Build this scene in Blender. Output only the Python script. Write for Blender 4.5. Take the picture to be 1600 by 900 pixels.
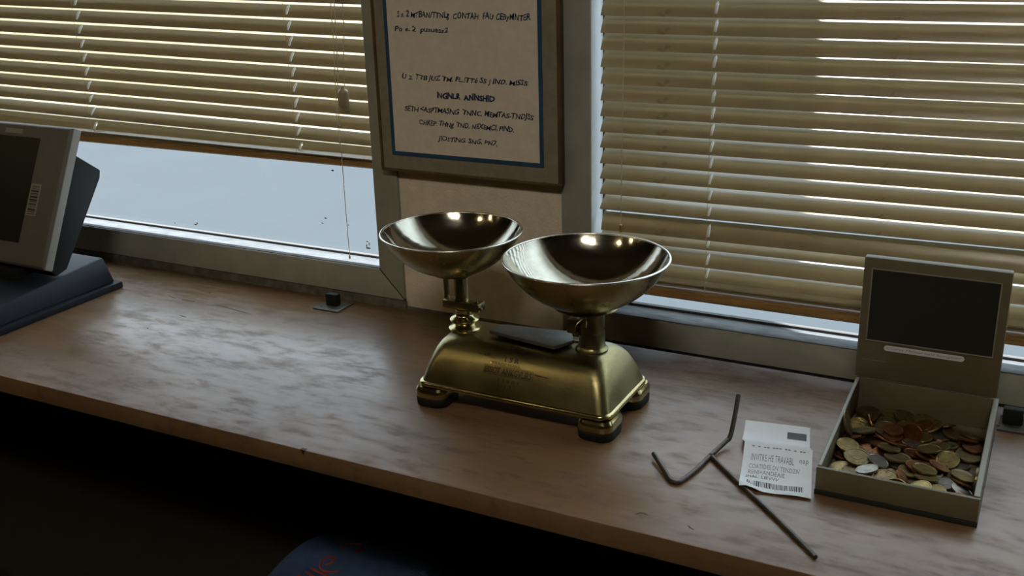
import bpy, bmesh, math, random
from mathutils import Vector, Matrix, Euler

for o in list(bpy.data.objects):
    bpy.data.objects.remove(o)
SC = bpy.context.scene
COL = SC.collection
random.seed(11)

# ------------------------------------------------------------------ camera, sky, sun, exposure
cam_d = bpy.data.cameras.new('camera')
cam_d.sensor_width = 36.0
cam_d.lens = 36.0 * 1666.07 / 1600.0
cam_d.clip_start = 0.02
cam_d.clip_end = 200
cam = bpy.data.objects.new('camera', cam_d)
COL.objects.link(cam)
R_ = Vector((0.8881, 0.4589, -0.0266)).normalized()
B_ = -Vector((-0.4410, 0.8341, -0.3313)).normalized()
U_ = B_.cross(R_).normalized()
R_ = U_.cross(B_)
cam.matrix_world = Matrix(((R_.x, U_.x, B_.x, 0.8062), (R_.y, U_.y, B_.y, -1.1956), (R_.z, U_.z, B_.z, 0.53), (0, 0, 0, 1)))
SC.camera = cam

world = bpy.data.worlds.new('sky')
SC.world = world
world.use_nodes = True
bg = world.node_tree.nodes['Background']
bg.inputs[0].default_value = (0.80, 0.90, 1.0, 1)
bg.inputs[1].default_value = 3.6

sun_d = bpy.data.lights.new('sun', 'SUN')
sun_d.energy = 41.0
sun_d.angle = math.radians(0.6)
sun_d.color = (1.0, 0.95, 0.96)
sun = bpy.data.objects.new('sun', sun_d)
COL.objects.link(sun)
SUN_TO = Vector((0.31, -0.144, -0.94)).normalized()      # the way the light travels
sun.rotation_euler = SUN_TO.to_track_quat('-Z', 'Y').to_euler()
sun.location = (-3, 3, 6)

SC.view_settings.view_transform = 'Standard'
SC.view_settings.look = 'None'
SC.view_settings.gamma = 1.0
SC.view_settings.use_curve_mapping = False
SC.view_settings.exposure = -0.1
SC.cycles.use_denoising = True
SC.cycles.max_bounces = 10
SC.cycles.diffuse_bounces = 6
SC.cycles.glossy_bounces = 6
SC.cycles.transparent_max_bounces = 16
SC.cycles.sample_clamp_indirect = 6.0
SC.cycles.caustics_reflective = False
SC.cycles.caustics_refractive = False

# ------------------------------------------------------------------ materials
def new_mat(name):
    m = bpy.data.materials.new(name)
    m.use_nodes = True
    nt = m.node_tree
    return m, nt, nt.nodes['Principled BSDF']

def mat(name, col, rough=0.5, metal=0.0, var=0.0, scale=40.0, bump=0.0, bscale=None, rvar=0.0, col2=None, stretch=None, spec=0.5, emit=None, coat=0.0):
    m, nt, b = new_mat(name)
    N, L = nt.nodes, nt.links
    b.inputs['Base Color'].default_value = (*col, 1)
    b.inputs['Roughness'].default_value = rough
    b.inputs['Metallic'].default_value = metal
    b.inputs['Specular IOR Level'].default_value = spec
    b.inputs['Coat Weight'].default_value = coat
    if emit:
        b.inputs['Emission Color'].default_value = (*emit[0], 1)
        b.inputs['Emission Strength'].default_value = emit[1]
    if var or bump or rvar or col2:
        tc = N.new('ShaderNodeTexCoord')
        mp = N.new('ShaderNodeMapping')
        L.new(tc.outputs['Object'], mp.inputs[0])
        if stretch:
            mp.inputs['Scale'].default_value = stretch
        nz = N.new('ShaderNodeTexNoise')
        nz.inputs['Scale'].default_value = scale
        nz.inputs['Detail'].default_value = 6
        nz.inputs['Roughness'].default_value = 0.6
        L.new(mp.outputs[0], nz.inputs[0])
        if var or col2:
            rp = N.new('ShaderNodeValToRGB')
            c2 = col2 or tuple(c * (1 + var) for c in col)
            c1 = col if col2 else tuple(c * (1 - var) for c in col)
            rp.color_ramp.elements[0].position = 0.33
            rp.color_ramp.elements[1].position = 0.67
            rp.color_ramp.elements[0].color = (*c1, 1)
            rp.color_ramp.elements[1].color = (*c2, 1)
            L.new(nz.outputs['Fac'], rp.inputs[0])
            L.new(rp.outputs[0], b.inputs['Base Color'])
        if rvar:
            mr = N.new('ShaderNodeMapRange')
            mr.inputs['From Min'].default_value = 0.3
            mr.inputs['From Max'].default_value = 0.7
            mr.inputs['To Min'].default_value = rough - rvar
            mr.inputs['To Max'].default_value = rough + rvar
            L.new(nz.outputs['Fac'], mr.inputs[0])
            L.new(mr.outputs[0], b.inputs['Roughness'])
        if bump:
            n2 = N.new('ShaderNodeTexNoise')
            n2.inputs['Scale'].default_value = bscale or scale * 4
            n2.inputs['Detail'].default_value = 4
            L.new(mp.outputs[0], n2.inputs[0])
            bp = N.new('ShaderNodeBump')
            bp.inputs['Strength'].default_value = bump
            bp.inputs['Distance'].default_value = 0.002
            L.new(n2.outputs['Fac'], bp.inputs['Height'])
            L.new(bp.outputs[0], b.inputs['Normal'])
    return m

def counter_mat():
    m, nt, b = new_mat('varnished_wood')
    N, L = nt.nodes, nt.links
    tc = N.new('ShaderNodeTexCoord')
    def noise(scale, st, detail=8, rough=0.62, dist=0.0):
        mp = N.new('ShaderNodeMapping'); mp.inputs['Scale'].default_value = st
        L.new(tc.outputs['Object'], mp.inputs[0])
        n = N.new('ShaderNodeTexNoise'); n.inputs['Scale'].default_value = scale
        n.inputs['Detail'].default_value = detail; n.inputs['Roughness'].default_value = rough
        n.inputs['Distortion'].default_value = dist
        L.new(mp.outputs[0], n.inputs[0]); return n
    def ramp(n, p0, c0, p1, c1):
        r = N.new('ShaderNodeValToRGB')
        r.color_ramp.elements[0].position = p0; r.color_ramp.elements[0].color = (*c0, 1)
        r.color_ramp.elements[1].position = p1; r.color_ramp.elements[1].color = (*c1, 1)
        L.new(n.outputs['Fac'], r.inputs[0]); return r
    grain = noise(9, (1.0, 14.0, 14.0), 8, 0.6, 0.4)
    blotch = noise(8, (0.8, 1.6, 1.0), 9, 0.66, 0.2)
    dirt = noise(26, (0.8, 2.2, 1.0), 10, 0.70, 0.15)
    fine = noise(260, (1, 1, 1), 3)
    rg = ramp(grain, 0.25, (0.180, 0.102, 0.045), 0.78, (0.240, 0.144, 0.070))
    rb = ramp(blotch, 0.32, (0.74, 0.72, 0.70), 0.66, (1.06, 1.06, 1.06))
    mul = N.new('ShaderNodeMixRGB'); mul.blend_type = 'MULTIPLY'; mul.inputs[0].default_value = 1
    L.new(rg.outputs[0], mul.inputs[1]); L.new(rb.outputs[0], mul.inputs[2])
    rd = ramp(dirt, 0.36, (0.50, 0.47, 0.45), 0.48, (1, 1, 1))
    mul2 = N.new('ShaderNodeMixRGB'); mul2.blend_type = 'MULTIPLY'; mul2.inputs[0].default_value = 0.5
    L.new(mul.outputs[0], mul2.inputs[1]); L.new(rd.outputs[0], mul2.inputs[2])
    L.new(mul2.outputs[0], b.inputs['Base Color'])
    mr = N.new('ShaderNodeMapRange')
    mr.inputs['From Min'].default_value = 0.36; mr.inputs['From Max'].default_value = 0.55
    mr.inputs['To Min'].default_value = 0.56; mr.inputs['To Max'].default_value = 0.32
    L.new(dirt.outputs['Fac'], mr.inputs[0]); L.new(mr.outputs[0], b.inputs['Roughness'])
    b.inputs['Specular IOR Level'].default_value = 0.75
    add = N.new('ShaderNodeMath'); add.operation = 'MULTIPLY_ADD'
    add.inputs[1].default_value = 0.25
    L.new(fine.outputs['Fac'], add.inputs[0]); L.new(dirt.outputs['Fac'], add.inputs[2])
    bp = N.new('ShaderNodeBump'); bp.inputs['Strength'].default_value = 0.06; bp.inputs['Distance'].default_value = 0.0015
    L.new(add.outputs[0], bp.inputs['Height']); L.new(bp.outputs[0], b.inputs['Normal'])
    return m

def glass_mat():
    m, nt, b = new_mat('window_glass')
    N, L = nt.nodes, nt.links
    N.remove(b)
    out = N['Material Output']
    tr = N.new('ShaderNodeBsdfTransparent'); tr.inputs[0].default_value = (0.93, 0.96, 0.97, 1)
    gl = N.new('ShaderNodeBsdfGlossy'); gl.inputs['Roughness'].default_value = 0.02
    fr = N.new('ShaderNodeFresnel'); fr.inputs[0].default_value = 1.45
    mx = N.new('ShaderNodeMixShader')
    ge = N.new('ShaderNodeNewGeometry')          # reflect at the entry face only, no total reflection inside the thin pane
    su = N.new('ShaderNodeMath'); su.operation = 'SUBTRACT'; su.inputs[0].default_value = 1.0
    mu = N.new('ShaderNodeMath'); mu.operation = 'MULTIPLY'
    L.new(ge.outputs['Backfacing'], su.inputs[1]); L.new(fr.outputs[0], mu.inputs[0]); L.new(su.outputs[0], mu.inputs[1])
    L.new(mu.outputs[0], mx.inputs[0]); L.new(tr.outputs[0], mx.inputs[1]); L.new(gl.outputs[0], mx.inputs[2])
    # a thin film of dust, a little denser in places
    df = N.new('ShaderNodeBsdfDiffuse'); df.inputs[0].default_value = (0.55, 0.58, 0.58, 1)
    tc = N.new('ShaderNodeTexCoord')
    nz = N.new('ShaderNodeTexNoise'); nz.inputs['Scale'].default_value = 7; nz.inputs['Detail'].default_value = 8
    L.new(tc.outputs['Object'], nz.inputs[0])
    mr = N.new('ShaderNodeMapRange'); mr.inputs['From Min'].default_value = 0.4; mr.inputs['From Max'].default_value = 0.8
    mr.inputs['To Min'].default_value = 0.002; mr.inputs['To Max'].default_value = 0.012
    L.new(nz.outputs['Fac'], mr.inputs[0])
    m2 = N.new('ShaderNodeMixShader')
    L.new(mr.outputs[0], m2.inputs[0]); L.new(mx.outputs[0], m2.inputs[1]); L.new(df.outputs[0], m2.inputs[2])
    L.new(m2.outputs[0], out.inputs[0])
    return m

def cord_mat():
    m, nt, b = new_mat('translucent_cord')
    N, L = nt.nodes, nt.links
    N.remove(b)
    d = N.new('ShaderNodeBsdfDiffuse'); d.inputs[0].default_value = (0.85, 0.83, 0.78, 1)
    t = N.new('ShaderNodeBsdfTranslucent'); t.inputs[0].default_value = (0.9, 0.88, 0.82, 1)
    mx = N.new('ShaderNodeMixShader'); mx.inputs[0].default_value = 0.5
    L.new(d.outputs[0], mx.inputs[1]); L.new(t.outputs[0], mx.inputs[2]); L.new(mx.outputs[0], N['Material Output'].inputs[0])
    return m

M = dict(
    counter=counter_mat(), glass=glass_mat(), ladder=cord_mat(),
    plaster=mat('beige_plaster', (0.82, 0.725, 0.58), 0.8, var=0.06, scale=60, bump=0.35, bscale=420),
    frame=mat('grey_green_aluminium', (0.36, 0.36, 0.295), 0.5, var=0.10, scale=26, bump=0.12, bscale=300, rvar=0.1),
    jamb=mat('white_jamb', (0.62, 0.65, 0.66), 0.5, var=0.06, scale=30),
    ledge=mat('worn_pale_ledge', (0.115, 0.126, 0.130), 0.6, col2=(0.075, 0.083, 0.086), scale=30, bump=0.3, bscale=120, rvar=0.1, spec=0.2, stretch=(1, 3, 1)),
    seam=mat('dark_sealant', (0.035, 0.034, 0.030), 0.7),
    caulk=mat('grimy_caulk', (0.12, 0.11, 0.08), 0.8, var=0.5, scale=60, bump=0.5),
    slat=mat('cream_slat', (0.335, 0.268, 0.142), 0.30, var=0.05, scale=30, rvar=0.03, spec=0.8),
    rail=mat('tan_wood_rail', (0.36, 0.21, 0.075), 0.5, var=0.2, scale=18, stretch=(1, 12, 12)),
    cord=mat('pale_cord', (0.56, 0.50, 0.36), 0.7),
    tassel=mat('clear_amber_tassel', (0.42, 0.34, 0.20), 0.25),
    brasstip=mat('brass_tip', (0.62, 0.47, 0.16), 0.35, metal=1.0),
    board=mat('olive_board', (0.27, 0.245, 0.175), 0.75, var=0.12, scale=90, bump=0.2, bscale=500),
    boardedge=mat('brown_edging', (0.12, 0.072, 0.030), 0.6, var=0.2, scale=40),
    blue=mat('blue_border', (0.020, 0.075, 0.155), 0.6, var=0.15, scale=50),
    paper=mat('aged_paper', (0.82, 0.73, 0.61), 0.8, var=0.05, scale=70, bump=0.1, bscale=500),
    ink=mat('blue_black_ink', (0.010, 0.040, 0.100), 0.6),
    brass=mat('old_brass', (0.255, 0.222, 0.105), 0.33, metal=1.0, var=0.16, scale=16, bump=0.10, bscale=260, rvar=0.08),
    brassp=mat('polished_brass', (0.44, 0.375, 0.185), 0.20, metal=1.0, var=0.12, scale=30, rvar=0.05),
    bowl=mat('bowl_outer_brass', (0.34, 0.285, 0.14), 0.27, metal=1.0, var=0.20, scale=14, bump=0.05, bscale=120, rvar=0.08),
    bowlin=mat('bowl_inner_worn_steel', (0.46, 0.435, 0.355), 0.11, metal=1.0, var=0.12, scale=22, bump=0.04, bscale=90, rvar=0.06, stretch=(1, 1, 3)),
    rim=mat('bright_rim', (0.72, 0.70, 0.62), 0.25, metal=1.0),
    rubber=mat('black_rubber', (0.014, 0.013, 0.010), 0.6, var=0.2, spec=0.2),
    steelplate=mat('dull_steel_plate', (0.12, 0.12, 0.105), 0.55, metal=0.5, var=0.2, scale=60, bump=0.1),
    emboss=mat('embossed_dark_brass', (0.12, 0.09, 0.04), 0.42, metal=0.8),
    redink=mat('red_paint_streak', (0.16, 0.028, 0.012), 0.6),
    iron=mat('brown_iron_rod', (0.085, 0.066, 0.054), 0.42, metal=0.6, var=0.35, scale=70, bump=0.15),
    white=mat('white_paper', (0.74, 0.76, 0.76), 0.6, var=0.03, scale=50, bump=0.08, bscale=200),
    print_=mat('grey_print', (0.20, 0.18, 0.18), 0.7),
    black=mat('black_print', (0.025, 0.026, 0.02), 0.6),
    boxgrey=mat('grey_beige_plastic', (0.140, 0.120, 0.068), 0.5, var=0.08, scale=40, bump=0.12, bscale=700),
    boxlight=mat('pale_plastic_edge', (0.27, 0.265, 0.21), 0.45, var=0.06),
    boxblack=mat('matt_black_panel', (0.014, 0.015, 0.010), 0.6),
    pos=mat('warm_grey_plastic', (0.115, 0.110, 0.088), 0.5, var=0.06, scale=50, bump=0.1, bscale=800),
    poslit=mat('window_lit_plastic_side', (0.30, 0.29, 0.26), 0.45),  # paler than the front: window light on the side put into the colour
    posdark=mat('charcoal_plastic', (0.012, 0.014, 0.014), 0.6, var=0.1, bump=0.08, bscale=900, spec=0.25),
    posbase=mat('dark_blue_grey_plastic', (0.014, 0.018, 0.025), 0.5, var=0.08, bump=0.08, bscale=900, spec=0.16),
    screen=mat('black_screen', (0.008, 0.009, 0.006), 0.35, spec=0.2),
    copper=mat('copper_coin', (0.21, 0.088, 0.034), 0.38, metal=0.9, var=0.35, scale=120, bump=0.1),
    coinbrass=mat('brass_coin', (0.26, 0.19, 0.075), 0.36, metal=0.9, var=0.3, scale=120, bump=0.1),
    coinsilver=mat('silver_coin', (0.30, 0.28, 0.235), 0.32, metal=0.95, var=0.2, scale=120, bump=0.1),
    coinbronze=mat('bronze_coin', (0.175, 0.128, 0.058), 0.42, metal=0.85, var=0.35, scale=120, bump=0.1),
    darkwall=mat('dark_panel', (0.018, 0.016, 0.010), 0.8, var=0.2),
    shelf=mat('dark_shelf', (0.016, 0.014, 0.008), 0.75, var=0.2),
    navy=mat('navy_fabric', (0.05, 0.10, 0.24), 0.95, var=0.15, scale=60, bump=0.4, bscale=900),
    redthread=mat('red_embroidery', (0.40, 0.055, 0.02), 0.8),
    roomwall=mat('room_wall_paint', (0.10, 0.085, 0.06), 0.8, var=0.05),
    ceil=mat('ceiling_paint', (0.30, 0.27, 0.22), 0.85),
    floor=mat('dark_floor', (0.035, 0.030, 0.022), 0.6, var=0.2, scale=8),
    pave=mat('grey_pavement', (0.0265, 0.0330, 0.0365), 0.95, var=0.05, scale=0.6, spec=0.1),
    fac=mat('pale_render', (0.55, 0.53, 0.48), 0.85, var=0.05),
    lampframe=mat('white_lamp_housing', (0.7, 0.7, 0.68), 0.5),
    lampcool=mat('lamp_diffuser', (0.9, 0.9, 0.88), 0.5, emit=((1.0, 0.93, 0.80), 33.0)),
    lampwarm=mat('warm_lamp_glass', (0.9, 0.85, 0.7), 0.5, emit=((1.0, 0.78, 0.45), 30.0)),
    stain=mat('glass_grime', (0.16, 0.15, 0.12), 0.9),
    mark=mat('dark_scratch', (0.05, 0.024, 0.012), 0.7),
)

# ------------------------------------------------------------------ mesh helpers
def root(name, loc, label=None, cat=None, group=None, kind=None):
    o = bpy.data.objects.new(name, None)
    o.empty_display_size = 0.02
    COL.objects.link(o)
    o.location = loc
    tag(o, label, cat, group, kind)
    return o

def tag(o, label=None, cat=None, group=None, kind=None):
    if label: o['label'] = label
    if cat: o['category'] = cat
    if group: o['group'] = group
    if kind: o['kind'] = kind
    return o

def base_of(o):
    p = Vector((0, 0, 0))
    while o is not None:
        p = p + o.location
        o = o.parent
    return p

def finish(name, bm, m, parent=None, smooth=None, mats=None):
    """verts are in world coordinates; a part is shifted into its parent's frame; a lone thing gets its origin at its base"""
    off = base_of(parent) if parent is not None else None
    if off is None:
        xs = [v.co for v in bm.verts]
        off = Vector((sum(v.x for v in xs) / len(xs), sum(v.y for v in xs) / len(xs), min(v.z for v in xs)))
    for v in bm.verts:
        v.co -= off
    bmesh.ops.recalc_face_normals(bm, faces=bm.faces)
    me = bpy.data.meshes.new(name)
    bm.to_mesh(me); bm.free()
    for mm in (mats or [m]):
        me.materials.append(M[mm])
    o = bpy.data.objects.new(name, me)
    COL.objects.link(o)
    if parent is not None:
        o.parent = parent
    else:
        o.location = off
    if smooth is not None:
        me.polygons.foreach_set('use_smooth', [True] * len(me.polygons))
        try:
            me.set_sharp_from_angle(angle=math.radians(smooth))
        except Exception:
            pass
    return o

def add_box(bm, x0, x1, y0, y1, z0, z1, bev=0.0, seg=2, mi=0):
    vs = [bm.verts.new(p) for p in ((x0, y0, z0), (x1, y0, z0), (x1, y1, z0), (x0, y1, z0), (x0, y0, z1), (x1, y0, z1), (x1, y1, z1), (x0, y1, z1))]
    fs = [bm.faces.new([vs[i] for i in f]) for f in ((3, 2, 1, 0), (4, 5, 6, 7), (0, 1, 5, 4), (1, 2, 6, 5), (2, 3, 7, 6), (3, 0, 4, 7))]
    for f in fs: f.material_index = mi
    if bev > 0:
        es = set(e for f in fs for e in f.edges)
        bmesh.ops.bevel(bm, geom=list(es), offset=bev, segments=seg, profile=0.5, affect='EDGES')

def box(name, m, parent, x0, x1, y0, y1, z0, z1, bev=0.0, seg=2, smooth=None):
    bm = bmesh.new()
    add_box(bm, x0, x1, y0, y1, z0, z1, bev, seg)
    return finish(name, bm, m, parent, smooth if smooth is not None else (35 if bev else None))

def add_prism(bm, pts, d, mi=0):
    """closed planar loop of 3D points pushed along vector d"""
    d = Vector(d)
    a = [bm.verts.new(p) for p in pts]
    b = [bm.verts.new(Vector(p) + d) for p in pts]
    fs = [bm.faces.new(a), bm.faces.new(b[::-1])]
    n = len(pts)
    for i in range(n):
        fs.append(bm.faces.new((a[i], b[i], b[(i + 1) % n], a[(i + 1) % n])))
    for f in fs: f.material_index = mi
    return fs

def prism(name, m, parent, pts, d, bev=0.0, smooth=None):
    bm = bmesh.new()
    add_prism(bm, pts, d)
    if bev:
        bmesh.ops.recalc_face_normals(bm, faces=bm.faces)
        bmesh.ops.bevel(bm, geom=list(bm.edges), offset=bev, segments=2, profile=0.5, affect='EDGES')
    return finish(name, bm, m, parent, smooth if smooth is not None else (35 if bev else None))

def add_lathe(bm, prof, c, n=40, cap=True):
    rings = []
    for r, z in prof:
        rings.append([bm.verts.new((c[0] + r * math.cos(2 * math.pi * i / n), c[1] + r * math.sin(2 * math.pi * i / n), c[2] + z)) for i in range(n)])
    for a, b in zip(rings, rings[1:]):
        for i in range(n):
            bm.faces.new((a[i], a[(i + 1) % n], b[(i + 1) % n], b[i]))
    if cap:
        bm.faces.new(rings[0][::-1]); bm.faces.new(rings[-1])
    return rings

def lathe(name, m, parent, prof, c, n=40, smooth=40, cap=True):
    bm = bmesh.new()
    add_lathe(bm, prof, c, n, cap)
    return finish(name, bm, m, parent, smooth)

def smooth_path(pts, sub=6):
    P = [Vector(p) for p in pts]
    if len(P) < 3: return P
    out = []
    for i in range(len(P) - 1):
        p0 = P[max(i - 1, 0)]; p1 = P[i]; p2 = P[i + 1]; p3 = P[min(i + 2, len(P) - 1)]
        for k in range(sub):
            t = k / sub
            out.append(0.5 * ((2 * p1) + (-p0 + p2) * t + (2 * p0 - 5 * p1 + 4 * p2 - p3) * t * t + (-p0 + 3 * p1 - 3 * p2 + p3) * t ** 3))
    out.append(P[-1])
    return out

def add_tube(bm, pts, r, n=8):
    P = [Vector(p) for p in pts]
    rs = r if isinstance(r, (list, tuple)) else [r] * len(P)
    rings = []
    up = None
    for i, p in enumerate(P):
        t = (P[min(i + 1, len(P) - 1)] - P[max(i - 1, 0)]).normalized()
        if up is None:
            up = Vector((0, 0, 1)) if abs(t.z) < 0.9 else Vector((0, 1, 0))
        s = t.cross(up).normalized(); u = s.cross(t).normalized(); up = u
        rings.append([bm.verts.new(p + (s * math.cos(2 * math.pi * k / n) + u * math.sin(2 * math.pi * k / n)) * rs[i]) for k in range(n)])
    for a, b in zip(rings, rings[1:]):
        for k in range(n):
            bm.faces.new((a[k], a[(k + 1) % n], b[(k + 1) % n], b[k]))
    bm.faces.new(rings[0][::-1]); bm.faces.new(rings[-1])

def tube(name, m, parent, pts, r, n=8, smooth=50):
    bm = bmesh.new()
    add_tube(bm, pts, r, n)
    return finish(name, bm, m, parent, smooth)

def rrect(hx, hy, r, n=6):
    out = []
    for cx, cy, a0 in ((hx - r, hy - r, 0), (-hx + r, hy - r, 90), (-hx + r, -hy + r, 180), (hx - r, -hy + r, 270)):
        for k in range(n + 1):
            a = math.radians(a0 + 90 * k / n)
            out.append((cx + r * math.cos(a), cy + r * math.sin(a)))
    return out

def add_loft(bm, levels, c):
    """levels: (z, hx, hy, corner radius)"""
    rings = []
    for z, hx, hy, r in levels:
        rings.append([bm.verts.new((c[0] + x, c[1] + y, z)) for x, y in rrect(hx, hy, r)])
    n = len(rings[0])
    for a, b in zip(rings, rings[1:]):
        for i in range(n):
            bm.faces.new((a[i], a[(i + 1) % n], b[(i + 1) % n], b[i]))
    bm.faces.new(rings[0][::-1]); bm.faces.new(rings[-1])

def text_bm(s, shear=0.0, bold=0.0):
    """the outline of a text as a bmesh in its own plane, x right and y up, with its bounding box"""
    cu = bpy.data.curves.new('txt', 'FONT')
    cu.body = s; cu.size = 1.0; cu.shear = shear; cu.offset = bold; cu.resolution_u = 2
    o = bpy.data.objects.new('txt', cu)
    COL.objects.link(o)
    dg = bpy.context.evaluated_depsgraph_get()
    me = bpy.data.meshes.new_from_object(o.evaluated_get(dg))
    bm = bmesh.new(); bm.from_mesh(me)
    bpy.data.objects.remove(o); bpy.data.curves.remove(cu); bpy.data.meshes.remove(me)
    for f in bm.faces: f.material_index = 0
    return bm

def lettering(name, s, m, parent, fn, w, h, shear=0.0, bold=0.0, thick=0.0):
    """text fitted to width w and height h; fn maps (u, v) in metres (u from 0, v from 0) to a world point"""
    bm = text_bm(s, shear, bold)
    x0 = min(v.co.x for v in bm.verts); x1 = max(v.co.x for v in bm.verts)
    y0 = min(v.co.y for v in bm.verts); y1 = max(v.co.y for v in bm.verts)
    if thick:
        r = bmesh.ops.extrude_face_region(bm, geom=list(bm.faces))
        for v in [g for g in r['geom'] if isinstance(g, bmesh.types.BMVert)]:
            v.co.z = 1.0
    for v in bm.verts:
        u = (v.co.x - x0) / (x1 - x0) * w; q = (v.co.y - y0) / (y1 - y0) * h
        v.co = Vector(fn(u, q, thick if v.co.z > 0.5 else 0.0))
    return finish(name, bm, m, parent)

# ------------------------------------------------------------------ the setting
ZF, ZC = -0.75, 1.90
XL, XR, YB = -4.6, 3.0, -4.2
LX0, LX1 = -1.25, 0.0          # left window, outside of its frame
RX0, RX1 = 0.2485, 1.55        # right window
ZT = 0.92                      # head of both windows
def struct(name, m, *b):
    return tag(box(name, m, None, *b), kind='structure')

struct('floor', 'floor', XL, XR, YB, 0.0, ZF - 0.1, ZF)
struct('ceiling', 'ceil', XL, XR, YB, 0.058, ZC, ZC + 0.1)
struct('wall_left', 'roomwall', XL - 0.1, XL, YB, 0.058, ZF, ZC)
struct('wall_right', 'roomwall', XR, XR + 0.1, YB, 0.058, ZF, ZC)
struct('wall_back', 'roomwall', XL, XR, YB - 0.1, YB, ZF, ZC)
wf = tag(root('wall_front', (0, 0.06, ZF)), kind='structure')
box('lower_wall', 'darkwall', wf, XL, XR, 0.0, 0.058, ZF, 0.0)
box('pier', 'plaster', wf, LX1 + 0.0004, RX0 - 0.0004, 0.004, 0.058, 0.0, ZT)
box('wall_segment', 'plaster', wf, XL, LX0, 0.004, 0.058, 0.0, ZT)
box('wall_segment', 'plaster', wf, RX1, XR, 0.004, 0.058, 0.0, ZT)
box('lintel', 'plaster', wf, XL, XR, 0.004, 0.058, ZT, ZC)
box('pier_backing', 'fac', wf, LX1 - 0.02, RX0 + 0.02, 0.0552, 0.0585, 0.0, ZT)
# unseen fin added outside the pier to shade part of the right blind
box('shadow_fin', 'fac', wf, 0.02, 0.2465, 0.0586, 0.171, ZF, 2.6)

def miter_frame(name, x0, x1, z0, z1, w, zled, label):
    """four mitred members, a ledge, gasket, glass. the sight edge is w in from the outside"""
    r = tag(root(name, ((x0 + x1) / 2, 0.03, z0)), kind='structure')
    a0, a1, b0, b1 = x0 + w, x1 - w, zled, z1 - w
    g = 0.0009
    d = (0, 0.055, 0)
    def mem(nm, pts):
        prism(nm, 'frame', r, [(p[0], 0.0, p[1]) for p in pts], d, bev=0.0012)
    mem('frame_bottom', [(x0 + g * 2, z0), (x1 - g * 2, z0), (a1 - g, b0), (a0 + g, b0)])
    mem('frame_top', [(x0 + g * 2, z1), (a0 + g, b1), (a1 - g, b1), (x1 - g * 2, z1)])
    mem('frame_stile', [(x1, z0 + g * 2), (x1, z1 - g * 2), (a1, b1 - g), (a1, b0 + g)])
    mem('frame_stile', [(x0, z0 + g * 2), (a0, b0 + g), (a0, b1 - g), (x0, z1 - g * 2)])
    # dark joint behind the mitres
    bmj = bmesh.new()
    for sx, ex in ((x0, a0), (x1, a1)):
        dx = 0.0011
        add_prism(bmj, [(sx - dx, 0.0006, z0 + 0.001), (sx + dx, 0.0006, z0 + 0.001), (ex + dx, 0.0006, b0), (ex - dx, 0.0006, b0)], (0, 0.01, 0))
    finish('mitre_joint', bmj, 'seam', r)
    # worn white ledge and jamb linings inside the recess
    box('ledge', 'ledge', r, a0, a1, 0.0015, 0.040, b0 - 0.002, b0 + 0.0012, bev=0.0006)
    box('jamb_lining', 'jamb', r, a0 - 0.002, a0 + 0.0008, 0.0015, 0.040, b0 + 0.0014, b1)
    box('jamb_lining', 'jamb', r, a1 - 0.0008, a1 + 0.002, 0.0015, 0.040, b0 + 0.0014, b1)
    bmg = bmesh.new()
    add_box(bmg, a0, a1, 0.0375, 0.0445, b0 + 0.0013, b0 + 0.0045)
    add_box(bmg, a0, a0 + 0.003, 0.0385, 0.0445, b0 + 0.005, b1)
    add_box(bmg, a1 - 0.003, a1, 0.0385, 0.0445, b0 + 0.005, b1)
    finish('gasket', bmg, 'seam', r)
    gl = box('pane', 'glass', r, a0 + 0.0002, a1 - 0.0002, 0.0405, 0.0445, b0 + 0.004, b1 + 0.003)
    return r, gl

win1, glass1 = miter_frame('window_1', LX0, LX1, 0.012, ZT, 0.0395, 0.0545, '')
win2, glass2 = miter_frame('window_2', RX0, RX1, 0.0025, ZT, 0.0405, 0.0395, '')

# grime spots on the left pane
def blob(bm, x, y, z, rx, rz, n=9, seed=0):
    rnd = random.Random(seed)
    pts = [(x + rx * (0.7 + 0.5 * rnd.random()) * math.cos(2 * math.pi * k / n), y, z + rz * (0.7 + 0.5 * rnd.random()) * math.sin(2 * math.pi * k / n)) for k in range(n)]
    add_prism(bm, pts, (0, 0.0003, 0))
for k, (x, z, rx, rz) in enumerate([(-0.4676, 0.0665, .0016, .0008), (-0.4225, 0.0692, .0035, .0012), (-0.419, 0.0715, .0018, .0014), (-0.1592, 0.1074, .0022, .0012),
        (-0.166, 0.0988, .0028, .0009), (-0.1388, 0.1816, .0024, .0014), (-0.1180, 0.101, .0018, .0008), (-0.0865, 0.0790, .0018, .0012), (-0.0830, 0.0757, .0010, .0030), (-0.0855, 0.0690, .0050, .0018), (-0.0880, 0.0725, .0012, .0022)]):
    bm = bmesh.new(); blob(bm, x, 0.0399, z, rx, rz, seed=k)
    finish('grime_spot', bm, 'stain', win1)

box('packer', 'seam', win1, LX0, LX1, 0.0030, 0.0550, 0.0002, 0.0119)
# grimy caulk line between the left frame and the counter
bm = bmesh.new()
add_prism(bm, [(LX0, -0.003, 0.0), (LX0, 0.002, 0.0), (LX0, 0.002, 0.0115), (LX0, -0.0006, 0.0115)], (LX1 - LX0 + 0.003, 0, 0))
tag(finish('trim_1', bm, 'caulk', None), kind='structure')
bm = bmesh.new()
add_prism(bm, [(LX1, -0.0015, 0.0), (LX1, 0.0038, 0.0), (LX1, 0.0038, 0.003)], (RX0 - LX1, 0, 0))
tag(finish('trim_2', bm, 'caulk', None), kind='structure')

# outside: pavement and the wall across it
tag(box('ground', 'pave', None, -40, 40, 0.2, 60, -0.95, -0.90), kind='structure')

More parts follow.
